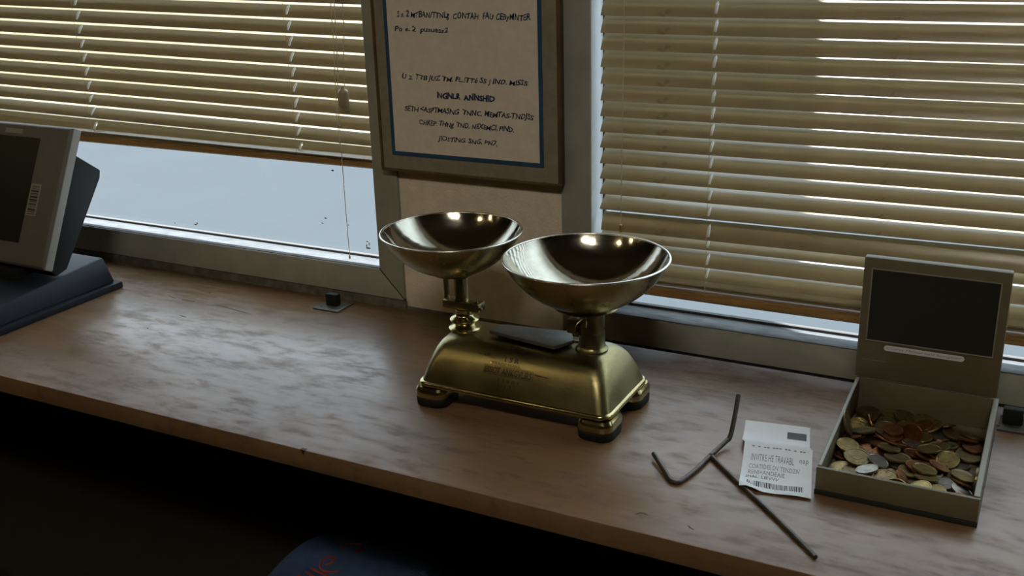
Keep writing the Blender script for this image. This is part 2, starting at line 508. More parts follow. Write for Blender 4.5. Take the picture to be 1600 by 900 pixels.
# ------------------------------------------------------------------ counter
ct = root('counter', (0.1, -0.204, -0.0235), 'long worn brown wooden counter under the two windows', 'counter')
bm = bmesh.new()
add_box(bm, -1.9, 2.2, -0.408, -0.0006, -0.0235, 0.0, 0.0014, 2)
finish('worktop', bm, 'counter', ct, 35)
def decal(nm, pts, w, m, parent, z=0.0002):
    bm = bmesh.new()
    P = [Vector((p[0], p[1], 0)) for p in pts]
    L, Rr = [], []
    for i, p in enumerate(P):
        t = (P[min(i + 1, len(P) - 1)] - P[max(i - 1, 0)]).normalized()
        s = Vector((-t.y, t.x, 0)) * w * (0.35 if i in (0, len(P) - 1) else 1)
        L.append(p + s); Rr.append(p - s)
    loop = L + Rr[::-1]
    add_prism(bm, [(v.x, v.y, 0.00005) for v in loop], (0, 0, z))
    return finish(nm, bm, m, parent)
decal('scratch', [(-0.3643, -0.0936), (-0.350, -0.0985), (-0.3402, -0.1004)], 0.0006, 'mark', ct)
decal('scratch', [(-0.3302, -0.1004), (-0.318, -0.100), (-0.305, -0.0992)], 0.0009, 'mark', ct)
decal('scratch', [(-0.268, -0.0975), (-0.250, -0.0992), (-0.222, -0.1035), (-0.1917, -0.1079)], 0.0008, 'mark', ct)
decal('scratch', [(-0.285, -0.152), (-0.276, -0.154), (-0.270, -0.1545)], 0.0008, 'mark', ct)
decal('scratch', [(0.498, -0.3809), (0.5008, -0.3765), (0.5040, -0.3752), (0.5091, -0.377)], 0.0006, 'mark', ct)
decal('scratch', [(0.548, -0.378), (0.5515, -0.381), (0.5555, -0.383)], 0.0007, 'mark', ct)
bm = bmesh.new(); add_lathe(bm, [(0.0016, 0.00005), (0.0012, 0.0006)], (-0.3108, -0.0613, 0), 8); finish('speck', bm, 'mark', ct)
bm = bmesh.new(); add_lathe(bm, [(0.0012, 0.00005), (0.0009, 0.0005)], (-0.2885, -0.210, 0), 8); finish('speck', bm, 'mark', ct)
prism('edge_nick', 'mark', ct, [(0.1305, -0.4082, 0.0002), (0.1368, -0.4082, 0.0002), (0.1350, -0.4082, -0.0045), (0.1335, -0.4082, -0.0060)], (0, 0.004, 0))

sh = root('under_counter_shelf', (0.1, -0.18, -0.36), 'dark wooden shelf in the shade below the counter', 'shelf')
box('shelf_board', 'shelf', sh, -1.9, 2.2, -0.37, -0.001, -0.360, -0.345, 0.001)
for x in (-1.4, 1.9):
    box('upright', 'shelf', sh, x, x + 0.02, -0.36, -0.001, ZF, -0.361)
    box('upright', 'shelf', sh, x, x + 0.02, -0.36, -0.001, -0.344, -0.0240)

# ------------------------------------------------------------------ venetian blinds
SLW = 0.0248
def slat_mesh(name, x0, x1, holes):
    """a thin crowned slat with its cord slots, x in the blind's own frame, turning about its middle"""
    bm = bmesh.new()
    cr, th, n = 0.0018, 0.00035, 6
    def pt(t, top):
        y = -SLW / 2 + SLW * t
        z = cr * (1 - (2 * t - 1) ** 2)
        return y, z + (th / 2 if top else -th / 2)
    def piece(xa, xb, ta, tb, n):
        loop = [pt(ta + (tb - ta) * k / n, True) for k in range(n + 1)] + [pt(tb - (tb - ta) * k / n, False) for k in range(n + 1)]
        add_prism(bm, [(xa, y, z) for y, z in loop], (xb - xa, 0, 0))
    xs = [x0]
    for h in sorted(holes):
        piece(xs[-1], h - 0.0014, 0, 1, n)
        piece(h - 0.0014, h + 0.0014, 0.0, 0.20, 2)
        piece(h - 0.0014, h + 0.0014, 0.72, 1.0, 2)
        xs.append(h + 0.0014)
    piece(xs[-1], x1, 0, 1, n)
    bmesh.ops.recalc_face_normals(bm, faces=bm.faces)
    me = bpy.data.meshes.new(name)
    bm.to_mesh(me); bm.free()
    me.materials.append(M['slat'])
    me.polygons.foreach_set('use_smooth', [True] * len(me.polygons))
    me.set_sharp_from_angle(angle=math.radians(40))
    return me

def blind(x0, x1, ladders, zs, tilts, label, rail):
    """zs: for each slat the height of its upper edge at x0 and x1"""
    yc = 0.0195
    xc = (x0 + x1) / 2
    r = root('venetian_blind', (xc, yc, 0.0), label, 'blind')
    me = slat_mesh('slat', x0 - xc, x1 - xc, [h - xc for h in ladders])
    for (za, zb), t in zip(zs, tilts):
        o = bpy.data.objects.new('slat', me)
        COL.objects.link(o)
        o.parent = r
        zc = (za + zb) / 2 - SLW / 2 * math.sin(t)
        o.location = (0, 0, zc)
        o.rotation_euler = Euler((t, math.atan2(za - zb, x1 - x0), 0), 'XYZ')
    (ra0, ra1), (rb0, rb1), rd = rail       # bottom and top of the rail at x0 and x1
    bm = bmesh.new()
    vs = []
    for x, z0, z1 in ((x0, ra0, ra1), (x1, rb0, rb1)):
        vs.append([(x, yc - rd, z0 + 0.002), (x, yc - rd + 0.002, z0), (x, yc + rd - 0.002, z0), (x, yc + rd, z0 + 0.002), (x, yc + rd, z1 - 0.002), (x, yc + rd * 0.6, z1), (x, yc - rd * 0.6, z1), (x, yc - rd, z1 - 0.002)])
    A = [bm.verts.new(p) for p in vs[0]]; Bv = [bm.verts.new(p) for p in vs[1]]
    bm.faces.new(A); bm.faces.new(Bv[::-1])
    for i in range(8):
        bm.faces.new((A[i], Bv[i], Bv[(i + 1) % 8], A[(i + 1) % 8]))
    finish('bottom_rail', bm, 'rail', r, 30)
    box('head_rail', 'slat', r, x0, x1, 0.003, 0.036, ZT - 0.075, ZT - 0.043, 0.001)
    # ladder strings: one on the room side, one outside, and the lift cord through the slots
    for h in ladders:
        f = (h - x0) / (x1 - x0)
        bmf = bmesh.new()
        top = ZT - 0.075
        zr = ra1 + (rb1 - ra1) * f
        lift = []
        for (za, zb), t in sorted(zip(zs, tilts), key=lambda q: -q[0][0]):
            zt = za + (zb - za) * f
            zc = zt - SLW / 2 * math.sin(t)
            cy = yc - 0.0016 * math.sin(t)
            # a dash of cord proud of the slot, lying along the slat's slope
            a = Vector((h - 0.0003, cy - 0.0018 + SLW * 0.17 * math.cos(t), zc + SLW * 0.24 * math.sin(t)))
            b = Vector((h + 0.0004, cy - 0.0034 - SLW * 0.19 * math.cos(t), zc - SLW * 0.26 * math.sin(t)))
            m_ = (a + b) / 2 + Vector((0, -0.0008, 0))
            add_tube(bmf, [a + Vector((0, 0.004, 0.002)), a, m_, b, b + Vector((0, 0.004, -0.001))], [0.0007, 0.0014, 0.0017, 0.0014, 0.0006], 6)
        finish('ladder_loops', bmf, 'ladder', r, 60)
        bml = bmesh.new()
        add_tube(bml, [(h, yc - 0.0125, top), (h, yc - 0.0125, zr)], 0.0003, 5)
        finish('ladder_string', bml, 'cord', r, 60)
    return r

def tilt_for(z, pitch, share):
    """slat angle at which, seen from the room, the daylight strip takes that share of the pitch"""
    s = (0.53 - z) / 1.2
    best = None
    for k in range(300, 640):
        t = math.radians(k / 10)
        hid = SLW * math.sin(t) + s * SLW * math.cos(t) - pitch
        vis = pitch * math.tan(t) / (6.5 - math.tan(t)) - hid
        e = abs(vis - share * pitch)
        if best is None or e < best[0] - 1e-6: best = (e, t)
    return best[1]

def lerp(a, b, t): return a + (b - a) * t
# left blind: bright upper edges measured at its two ends
zsL, tiL = [], []
X0L, X1L = -1.19, -0.0435
m0 = (0.4105, 0.3975); m8 = (0.2347, 0.2256)
for k in range(-20, 9):
    t = k / 8.0
    zA = lerp(m0[0], m8[0], t); zB = lerp(m0[1], m8[1], t)     # at x = -0.79 and -0.045
    s = (zB - zA) / 0.745
    if k < 0: s = lerp(m0[1], m8[1], 0) / 0.745 - m0[0] / 0.745; s *= max(0, 1 + k / 20.0)
    zb = zB; za = zB + s * (X0L - X1L)
    zsL.append((za, zb)); tiL.append(tilt_for(min(zb, 0.45), 0.0218, 0.20) + math.radians(random.uniform(-0.5, 0.5)))
# gathered slats on the rail
for j, (za, zb, td) in enumerate([(0.2275, 0.2188, 32), (0.2215, 0.2150, 8), (0.2170, 0.2120, 4)]):
    zsL.append((za, zb)); tiL.append(math.radians(td))
blindL = blind(X0L, X1L, [-0.590, -0.1755, -1.0], zsL, tiL, 'tan slatted blind in the left window, pulled partly up above bare glass', ((0.1955, 0.2085), (0.1985, 0.2085), 0.0125))

zsR, tiR = [], []
X0R, X1R = 0.2975, 1.50
for k in range(-21, 14):
    t = k / 13.0
    zA = lerp(0.4121, 0.1482, t); zB = lerp(0.4118, 0.1570, t)   # at x = .305 and .80
    s = (zB - zA) / 0.495
    if k < 0: s = 0
    zsR.append((zA, zA + s * (X1R - X0R) * 0.6)); tiR.append(tilt_for(min(zA, 0.45), 0.0200, 0.135) + math.radians(random.uniform(-0.4, 0.4)))
for za, zb, td in [(0.1290, 0.1395, 40), (0.1100, 0.1185, 33), (0.0985, 0.1050, 20), (0.0920, 0.0970, 6), (0.0865, 0.0910, 3)]:
    zsR.append((za, zb)); tiR.append(math.radians(td))
blindR = blind(X0R, X1R, [0.438, 1.05], zsR, tiR, 'tan slatted blind in the right window, let down nearly to the sill', ((0.0690, 0.0805), (0.0720, 0.0835), 0.0125))

# pull cords, tassels
def cord(parent, nm, pts, r=0.0006, m='cord'):
    return tube(nm, m, parent, smooth_path(pts, 5), r, 6)
cord(blindL, 'lift_cord', [(-0.0925, 0.003, 0.84), (-0.0903, 0.003, 0.427), (-0.0942, 0.003, 0.30), (-0.0950, 0.003, 0.2356), (-0.0925, 0.003, 0.2290), (-0.0930, 0.003, 0.15), (-0.0927, 0.003, 0.066)])
cord(blindL, 'lift_cord', [(-0.0850, 0.002, 0.84), (-0.0840, 0.002, 0.427), (-0.0895, 0.002, 0.30), (-0.0922, 0.002, 0.2330)])
lathe('cord_knot', 'cord', blindL, [(0.0005, -0.002), (0.0016, -0.001), (0.0016, 0.001), (0.0005, 0.002)], (-0.0925, 0.0025, 0.2295), 8)
lathe('cord_end', 'tassel', blindL, [(0.0006, -0.0035), (0.0014, -0.003), (0.0014, 0.001), (0.0005, 0.002)], (-0.0927, 0.003, 0.066), 8)
cord(blindL, 'lift_cord', [(-0.0690, 0.001, 0.84), (-0.0697, 0.001, 0.427), (-0.0735, 0.001, 0.37), (-0.0770, 0.001, 0.312)])
for cx, cz in ((-0.0776, 0.2975), (-0.0705, 0.4395)):
    t_ = lathe('tassel', 'tassel', blindL, [(0.0012, 0.0165), (0.0024, 0.0150), (0.0030, 0.0125), (0.0062, 0.0105), (0.0078, 0.0070), (0.0080, -0.0040), (0.0072, -0.0105), (0.0050, -0.0135), (0.0020, -0.0140)], (cx, -0.004 + 0.0015, cz), 14)
cord(blindR, 'lift_cord', [(0.333, 0.003, 0.84), (0.3312, 0.003, 0.431), (0.3300, 0.003, 0.30), (0.3286, 0.003, 0.160)])
lathe('tassel', 'brasstip', blindR, [(0.0008, 0.0050), (0.0020, 0.0045), (0.0022, -0.0030), (0.0017, -0.0050), (0.0007, -0.0052)], (0.3286, 0.003, 0.1545), 12)

# ------------------------------------------------------------------ notice board on the pier
nb = root('notice_board', (0.12, -0.006, 0.203), 'olive notice board with a blue bordered handwritten sheet, on the pier between the windows', 'notice')
BX0, BX1, BZ0, BZ1 = -0.0155, 0.2545, 0.2045, 0.78
box('backing_board', 'board', nb, BX0 + 0.003, BX1 - 0.003, -0.0115, -0.0006, BZ0 + 0.003, BZ1 - 0.003)
for a in ((BX0, BX1, BZ0, BZ0 + 0.0036), (BX0, BX1, BZ1 - 0.0036, BZ1), (BX0, BX0 + 0.0040, BZ0 + 0.0036, BZ1 - 0.0036), (BX1 - 0.0040, BX1, BZ0 + 0.0036, BZ1 - 0.0036)):
    box('edging', 'boardedge', nb, a[0], a[1], -0.0130, -0.0004, a[2], a[3], 0.0006)
PX0, PX1, PZ0, PZ1 = 0.0035, 0.2305, 0.2270, 0.70
pp = box('paper', 'paper', nb, PX0 + 0.004, PX1 - 0.004, -0.0121, -0.0116, PZ0 + 0.004, PZ1 - 0.004)
bw = 0.0053
for a in ((PX0, PX1, PZ0, PZ0 + bw), (PX0, PX1, PZ1 - bw, PZ1), (PX0, PX0 + bw, PZ0 + bw, PZ1 - bw), (PX1 - bw, PX1, PZ0 + bw, PZ1 - bw)):
    box('border_strip', 'blue', nb, a[0], a[1], -0.0124, -0.0116, a[2], a[3])
def on_board(x0, z0, slope=0.0):
    return lambda u, v, t: (x0 + u + 0.0004 * math.sin(u * 700 + z0 * 900), -0.0122 - t, z0 + v * (1 + 0.12 * math.sin(u * 330 + z0 * 500)) + u * slope + 0.0005 * math.sin(u * 210 + z0 * 3000))
for s, xa, xb, zb, h, shr, bo in [
    ('S s. 2 MTBAN/TTNLg  CONTAH  FAU CEByMNTER.', 0.0242, 0.2171, 0.4060, 0.0098, 0.15, 0.024),
    ('Po e. 2  pusuess2', 0.0199, 0.0996, 0.3885, 0.0085, 0.10, 0.024),
    ('U 2. TTB JUZ TM. FL.!TT6 S5 J IND. MISS5', 0.0265, 0.2108, 0.3275, 0.0085, 0.25, 0.024),
    ('NGNLR  ANNSHID', 0.0789, 0.1635, 0.3065, 0.0082, 0.05, 0.05),
    ('SETH <ASPTMASNG  TNNC. MEMTAS-TNDJSS', 0.0274, 0.2179, 0.2855, 0.0092, 0.2, 0.024),
    ('CHKEP. THNg  TND. NEXEMCI, PIND.', 0.0492, 0.1895, 0.2685, 0.0088, 0.25, 0.024),
    ('JIOSTING. SNG. PN7,', 0.0765, 0.1651, 0.2490, 0.0082, 0.22, 0.024)]:
    lettering('handwriting', s, 'ink', nb, on_board(xa, zb, -0.006), xb - xa, h, shr, bo, 0.0001)

# ------------------------------------------------------------------ the scale
sc_ = root('counter_scale', (0.303, -0.2005, 0.0), 'old brass shop scale with two round bowls on a footed base', 'scale')
CX, CY = 0.303, -0.2005
PROF = [(0.0292, 0.1160, 0.0595, 0.014), (0.036, 0.1140, 0.0570, 0.014), (0.046, 0.1115, 0.0530, 0.0145), (0.056, 0.1085, 0.0480, 0.015), (0.064, 0.1055, 0.0430, 0.0155),
        (0.070, 0.1020, 0.0378, 0.016), (0.0742, 0.0975, 0.0325, 0.016), (0.0767, 0.0915, 0.0270, 0.015), (0.0775, 0.0850, 0.0215, 0.013)]
bm = bmesh.new()
add_loft(bm, PROF, (CX, CY, 0))
body = finish('base_body', bm, 'brass', sc_, 60)
bm = bmesh.new()
add_loft(bm, [(0.0232, 0.1165, 0.0598, 0.013), (0.0245, 0.1185, 0.0618, 0.0145), (0.0275, 0.1188, 0.0621, 0.0148), (0.0293, 0.1172, 0.0606, 0.0140)], (CX, CY, 0))
finish('base_rim', bm, 'brassp', sc_, 50)
for sx in (-1, 1):
    for sy in (-1, 1):
        bm = bmesh.new()
        c = (CX + sx * 0.1015, CY + sy * 0.0425)
        add_loft(bm, [(0.0100, 0.0190, 0.0218, 0.012), (0.0125, 0.0206, 0.0232, 0.0135), (0.0185, 0.0206, 0.0232, 0.0135), (0.0210, 0.0190, 0.0216, 0.012), (0.0232, 0.0180, 0.0206, 0.0115)], c)
        ft = finish('foot', bm, 'brassp', sc_, 50)
        bm = bmesh.new()
        add_loft(bm, [(0.0, 0.0185, 0.0210, 0.012), (0.0012, 0.0200, 0.0226, 0.0135), (0.0085, 0.0206, 0.0232, 0.0140), (0.0100, 0.0196, 0.0222, 0.0130)], c)
        finish('rubber_pad', bm, 'rubber', ft, 50)
# embossed maker's lettering wrapped on the front face
def front_y(z):
    pr = [(p[0], p[2]) for p in PROF]
    for (za, ha), (zb, hb) in zip(pr, pr[1:]):
        if za <= z <= zb:
            return CY - (ha + (hb - ha) * (z - za) / (zb - za))
    return CY - 0.05
def on_front(x0, z0):
    def fn(u, v, t):
        z = z0 + v
        return (x0 + u, front_y(z) - 0.0001 - t, z + 0.3 * t)
    return fn
lettering('embossed_text', '1 S R', 'emboss', sc_, on_front(0.291, 0.0640), 0.017, 0.0045, 0, 0.02, 0.0005)
lettering('embossed_text', 'ESSOT ANKGVLIRS', 'emboss', sc_, on_front(0.2690, 0.0515), 0.0580, 0.0066, 0, 0.02, 0.0006)
lettering('embossed_text', 'TRADE MARK', 'emboss', sc_, on_front(0.2760, 0.0600), 0.036, 0.0028, 0, 0.0, 0.0004)
lettering('embossed_text', '2 1 9 8 1', 'emboss', sc_, on_front(0.2865, 0.0440), 0.026, 0.0036, 0, 0.0, 0.0004)
lettering('embossed_text', 'N 6 7 0', 'emboss', sc_, on_front(0.2885, 0.0385), 0.022, 0.0032, 0, 0.0, 0.0004)
bm = bmesh.new()
prev = None
for xa, xb, za, zb in ((0.2675, 0.3285, 0.0502, 0.0507), (0.2675, 0.3285, 0.0588, 0.0592), (0.2675, 0.2679, 0.0502, 0.0592), (0.3281, 0.3285, 0.0502, 0.0592)):
    add_prism(bm, [(xa, front_y(za), za), (xb, front_y(za), za), (xb, front_y(zb), zb), (xa, front_y(zb), zb)], (0, -0.0005, 0.0001))
finish('embossed_frame', bm, 'emboss', sc_)
prism('red_mark', 'redink', sc_, [(0.3300, front_y(0.0560), 0.0560), (0.3465, front_y(0.0558), 0.0558), (0.3465, front_y(0.0566), 0.0566), (0.3300, front_y(0.0574), 0.0574)], (0, -0.0003, 0))

# left pillar
LCX = 0.2170
lathe('left_pillar', 'brassp', sc_, [(0.0185, 0.0770), (0.0188, 0.0785), (0.0165, 0.0805), (0.0130, 0.0815), (0.0118, 0.0830), (0.0135, 0.0845), (0.0166, 0.0868), (0.0172, 0.0890), (0.0150, 0.0915), (0.0112, 0.0930), (0.0100, 0.0950), (0.0100, 0.0985), (0.0108, 0.1005), (0.0108, 0.1020)], (LCX, -0.2005, 0), 40)
yk = -0.2005
br = box('pivot_bracket', 'brass', sc_, 0.1925, 0.2405, yk - 0.0085, yk + 0.0085, 0.1010, 0.1115, 0.0018)
for dx, dz in ((0.2370, 0.1125), (0.2418, 0.1055)):
    lathe('screw_head', 'brassp', br, [(0.0022, -0.0012), (0.0026, 0.0), (0.0020, 0.0018), (0.0006, 0.0024)], (dx, yk - 0.0060, dz), 12)
lathe('bowl_stem', 'brassp', sc_, [(0.0086, 0.1110), (0.0082, 0.1130), (0.0082, 0.1390)], (0.2140, yk, 0), 28)
lathe('guide_pin', 'brassp', sc_, [(0.0036, 0.1105), (0.0036, 0.1400)], (0.1942, yk, 0), 16)
# right pillar
RCX = 0.3770
lathe('right_pillar', 'brass', sc_, [(0.0180, 0.0770), (0.0180, 0.0790), (0.0158, 0.0810), (0.0146, 0.0830), (0.0142, 0.1000), (0.0136, 0.1290)], (RCX, yk, 0), 36)
a_ = box('pivot_arm', 'brass', sc_, 0.3510, 0.3660, yk - 0.0100, yk + 0.0060, 0.0955, 0.1120, 0.0016)
lathe('screw_head', 'brassp', a_, [(0.0030, -0.0020), (0.0034, 0.0), (0.0028, 0.0022), (0.0008, 0.0030)], (0.3640, yk - 0.0115, 0.0985), 12)
tube('wire_hook', 'brassp', sc_, smooth_path([(0.3640, yk - 0.0125, 0.1000), (0.3640, yk - 0.0140, 0.1060), (0.3690, yk - 0.0150, 0.1130), (0.3765, yk - 0.0155, 0.1190), (0.3768, yk - 0.0146, 0.1080)], 5), 0.0008, 6)
# beam cover plate on the top
pl = [(0.2560, -0.2135), (0.3440, -0.2270), (0.3560, -0.2020), (0.3430, -0.1790), (0.2620, -0.1900)]
prism('beam_cover', 'steelplate', sc_, [(x, y, 0.0805) for x, y in pl], (0, 0, 0.0045), 0.0008)
box('cover_spacer', 'rubber', sc_, 0.268, 0.345, -0.214, -0.190, 0.0770, 0.0806)
tube('beam_link', 'brassp', sc_, [(0.350, -0.2030, 0.0828), (0.3660, -0.2010, 0.0828)], 0.0016, 8)

def bowl(c, r, d, flat, seat):
    """spherical dish hung from its rim centre c; outer skin, polished lining and rim bead"""
    Rr = (r * r + d * d) / (2 * d)
    zc = Rr - d
    amax = math.asin(min(1, r / Rr)) if zc >= 0 else math.pi - math.asin(r / Rr)
    a0 = math.asin(flat / Rr)
    n = 22
    outer = [(Rr * math.sin(a0 + (amax - a0) * k / n), zc - Rr * math.cos(a0 + (amax - a0) * k / n)) for k in range(n + 1)]
    th = 0.0013
    inner = []
    for k in range(n + 1):
        a = amax * k / n
        inner.append((max((Rr - th) * math.sin(a), 0.0004), zc - (Rr - th) * math.cos(a)))
    o = lathe('bowl', 'bowl', sc_, [(outer[0][0] * 0.3, outer[0][1])] + outer + [(outer[-1][0] - 0.0006, outer[-1][1] + 0.0002)], c, 72, 60, cap=False)
    lathe('bowl_lining', 'bowlin', o, inner, c, 72, 60, cap=False)
    bm = bmesh.new()
    ring = []
    nn, kk = 72, 8
    for i in range(nn):
        a = 2 * math.pi * i / nn
        ring.append([bm.verts.new((c[0] + (r - 0.0003 + 0.0016 * math.cos(2 * math.pi * j / kk)) * math.cos(a), c[1] + (r - 0.0003 + 0.0016 * math.cos(2 * math.pi * j / kk)) * math.sin(a), c[2] + 0.0013 * math.sin(2 * math.pi * j / kk))) for j in range(kk)])
    for i in range(nn):
        A, Bq = ring[i], ring[(i + 1) % nn]
        for j in range(kk):
            bm.faces.new((A[j], Bq[j], Bq[(j + 1) % kk], A[(j + 1) % kk]))
    finish('bowl_rim', bm, 'rim', o, 60)
    lathe('bowl_seat', 'bowl', o, [(seat * 0.6, outer[0][1] - 0.0040), (seat * 1.12, outer[0][1] - 0.0036), (seat * 1.2, outer[0][1] - 0.0020), (seat * 1.12, outer[0][1] + 0.0012), (seat * 0.9, outer[0][1] + 0.0006)], c, 48, 50)
    return o
bowl((0.2015, -0.1960, 0.1912), 0.0806, 0.0515, 0.030, 0.0215)
bowl((0.3722, -0.2050, 0.1832), 0.0893, 0.0575, 0.033, 0.030)

# ------------------------------------------------------------------ bent iron rod
bent = root('bent_iron_rod', (0.548, -0.28, 0.0), 'forked brown iron rod lying in front of the folded receipt', 'rod')
RR = 0.0025
tube('handle', 'iron', bent, [(0.5290, -0.2480, 0.0028), (0.5611, -0.2806, 0.0025), (0.6150, -0.3330, 0.0024), (0.6640, -0.3840, 0.0022)], [RR, RR, RR * 0.95, RR * 0.9], 10)
tube('fork', 'iron', bent, smooth_path([(0.4765, -0.2730, 0.0060), (0.4960, -0.2960, 0.0034), (0.5080, -0.3110, 0.0024), (0.5150, -0.3125, 0.0023), (0.5185, -0.3060, 0.0023), (0.5240, -0.2820, 0.0025), (0.5286, -0.2480, 0.0030), (0.5355, -0.2180, 0.0065), (0.5380, -0.2120, 0.0095), (0.5375, -0.1980, 0.0210), (0.5345, -0.1730, 0.0400)], 5), [RR] * 51, 10)
bm = bmesh.new()
bmesh.ops.create_uvsphere(bm, u_segments=12, v_segments=8, radius=0.0031, matrix=Matrix.Translation((0.5290, -0.2480, 0.0031)))
finish('weld', bm, 'iron', bent, 60)

# ------------------------------------------------------------------ folded receipt
rc = root('receipt', (0.588, -0.22, 0.0), 'white folded receipt with printed lines and a bar code, beside the coin box', 'receipt')
RA, RB, RD, RC = Vector((0.5376, -0.1496, 0)), Vector((0.6052, -0.1400, 0)), Vector((0.5696, -0.2990, 0)), Vector((0.6365, -0.2890, 0))
ex = (RC - RD).normalized()
def rpt(u, v, t=0.0):
    """u across 0..1, v from the top 0..1; the sheet rises into a soft crease"""
    a = RA.lerp(RB, u); b = RD.lerp(RC, u)
    p = a.lerp(b, v)
    h = 0.0005
    fold = 0.40
    h += 0.0075 * max(0, 1 - abs(v - fold) / (0.36 if v > fold else 0.22)) ** 1.3
    h += 0.0012 * math.sin(u * 5 + v * 4) ** 2 * v
    if v > 0.9: h += 0.012 * (v - 0.9)
    if v > fold:
        p = p + ex * 0.0028 * min(1, (v - fold) / 0.02)
    # it rides over the iron rod at its lower left corner
    q = Vector((p.x - 0.5611, p.y + 0.2806, 0)); dd = abs(q.x * 0.697 + q.y * 0.717)
    h = max(h, 0.0068 * math.exp(-(dd / 0.011) ** 2) * (1 if v > 0.6 else 0))
    return Vector((p.x, p.y, h + t))
bm = bmesh.new()
nu, nv = 10, 40
for va, vb in ((0.0, 1.0),):
    G = [[bm.verts.new(rpt(i / nu, va + (vb - va) * j / nv)) for i in range(nu + 1)] for j in range(nv + 1)]
    H = [[bm.verts.new(rpt(i / nu, va + (vb - va) * j / nv) + Vector((0, 0, 0.00025))) for i in range(nu + 1)] for j in range(nv + 1)]
    for j in range(nv):
        for i in range(nu):
            bm.faces.new((G[j][i], G[j + 1][i], G[j + 1][i + 1], G[j][i + 1]))
            bm.faces.new((H[j][i], H[j][i + 1], H[j + 1][i + 1], H[j + 1][i]))
    for j in range(nv):
        bm.faces.new((G[j][0], H[j][0], H[j + 1][0], G[j + 1][0])); bm.faces.new((G[j][nu], G[j + 1][nu], H[j + 1][nu], H[j][nu]))
    for i in range(nu):
        bm.faces.new((G[0][i], G[0][i + 1], H[0][i + 1], H[0][i])); bm.faces.new((G[nv][i], H[nv][i], H[nv][i + 1], G[nv][i + 1]))
finish('paper', bm, 'white', rc, 70)
def on_rc(u0, v0, w, h):
    return lambda u, v, t: tuple(rpt(u0 + u, v0 - v, 0.0004 + t))
def rline(s, u0, u1, v, h, m='print_', bold=0.0):
    lettering('printed_line', s, m, rc, on_rc(u0, v, 0, 0), u1 - u0, h, 0, bold, 0.00005)
def rquad(bm, u0, u1, v0, v1):
    n = 4
    for k in range(n):
        va = v0 + (v1 - v0) * k / n; vb = v0 + (v1 - v0) * (k + 1) / n
        bm.faces.new([bm.verts.new(rpt(u, v, 0.0005)) for u, v in ((u0, va), (u0, vb), (u1, vb), (u1, va))])
bm = bmesh.new(); rquad(bm, 0.66, 0.95, 0.115, 0.235); finish('black_block', bm, 'black', rc)
rline('INVITRE HE TRAVABL', 0.12, 0.74, 0.615, 0.075)
rline('nap', 0.82, 0.95, 0.600, 0.055)
rline('COATIDES DV TENDZIV', 0.10, 0.83, 0.705, 0.050)
rline('RENI+ANDEAIE', 0.10, 0.62, 0.775, 0.050)
rline('JHAL  LIEVVV', 0.07, 0.54, 0.842, 0.050, 'black')
rline('- - -- --- -- - --', 0.12, 0.90, 0.465, 0.012)
bm = bmesh.new()
rnd = random.Random(5)
u = 0.10
while u < 0.88:
    w = rnd.choice((0.008, 0.008, 0.014, 0.020))
    rquad(bm, u, u + w, 0.872, 0.945)
    u += w + rnd.choice((0.008, 0.010, 0.014))
finish('bar_code', bm, 'black', rc)

# ------------------------------------------------------------------ coin box
bxr = root('coin_box', (0.7105, -0.176, 0.0), 'grey open cash box with its lid up, holding loose coins', 'box')
QX0, QX1, QY0, QY1 = 0.6390, 0.7822, -0.2742, -0.0765
ZFr, ZBk, WT = 0.0285, 0.0420, 0.0042
box('base_plate', 'boxblack', bxr, QX0 - 0.0005, QX1 + 0.0005, QY0 - 0.0005, QY1, 0.0, 0.0052, 0.0006)
box('box_floor', 'boxgrey', bxr, QX0 + 0.001, QX1 - 0.001, QY0 + 0.001, QY1 - 0.001, 0.0052, 0.0072)
box('front_wall', 'boxgrey', bxr, QX0, QX1, QY0, QY0 + WT, 0.0053, ZFr, 0.0007)
box('back_wall', 'boxgrey', bxr, QX0, QX1, QY1 - WT, QY1, 0.0053, ZBk, 0.0007)
def side(nm, xa, xb):
    pts = [(xa, QY0 + WT + 0.0001, 0.0053), (xa, QY1 - WT - 0.0001, 0.0053), (xa, QY1 - WT - 0.0001, ZBk), (xa, QY0 + WT + 0.0001, ZFr + 0.0002)]
    prism(nm, 'boxgrey', bxr, pts, (xb - xa, 0, 0), 0.0006)
side('side_wall', QX0, QX0 + WT)
side('side_wall', QX1 - WT - 0.0015, QX1)
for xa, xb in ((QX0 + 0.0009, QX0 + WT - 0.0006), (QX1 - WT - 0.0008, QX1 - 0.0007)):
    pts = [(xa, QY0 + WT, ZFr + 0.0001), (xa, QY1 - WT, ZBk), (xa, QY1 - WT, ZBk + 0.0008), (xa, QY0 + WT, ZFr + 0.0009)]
    prism('lit_rim_strip', 'boxlight', bxr, pts, (xb - xa, 0, 0))  # paler strip paints in the light along the top rim
lid = box('lid', 'boxgrey', bxr, QX0 - 0.0022, QX1 - 0.0022, QY1 - 0.0020, QY1 + 0.0090, ZBk + 0.0004, 0.1795, 0.0016)
yl = QY1 - 0.0020
for a in ((0.6450, 0.7715, 0.0862, 0.0876), (0.6450, 0.7715, 0.1668, 0.1682), (0.6450, 0.6464, 0.0876, 0.1668), (0.7701, 0.7715, 0.0876, 0.1668)):
    box('panel_border', 'boxlight', lid, a[0], a[1], yl - 0.0012, yl + 0.0002, a[2], a[3], 0.0003)
box('black_panel', 'boxblack', lid, 0.6464, 0.7701, yl - 0.0004, yl + 0.0002, 0.0876, 0.1668)
bm = bmesh.new()
lx0, lx1, lz, lr = 0.6645, 0.7445, 0.0803, 0.0030
pts = [(lx1 - lr + lr * math.cos(math.radians(a)), yl + 0.0001, lz + lr * math.sin(math.radians(a))) for a in range(-90, 91, 18)] + [(lx0 + lr + lr * math.cos(math.radians(a)), yl + 0.0001, lz + lr * math.sin(math.radians(a))) for a in range(90, 271, 18)]
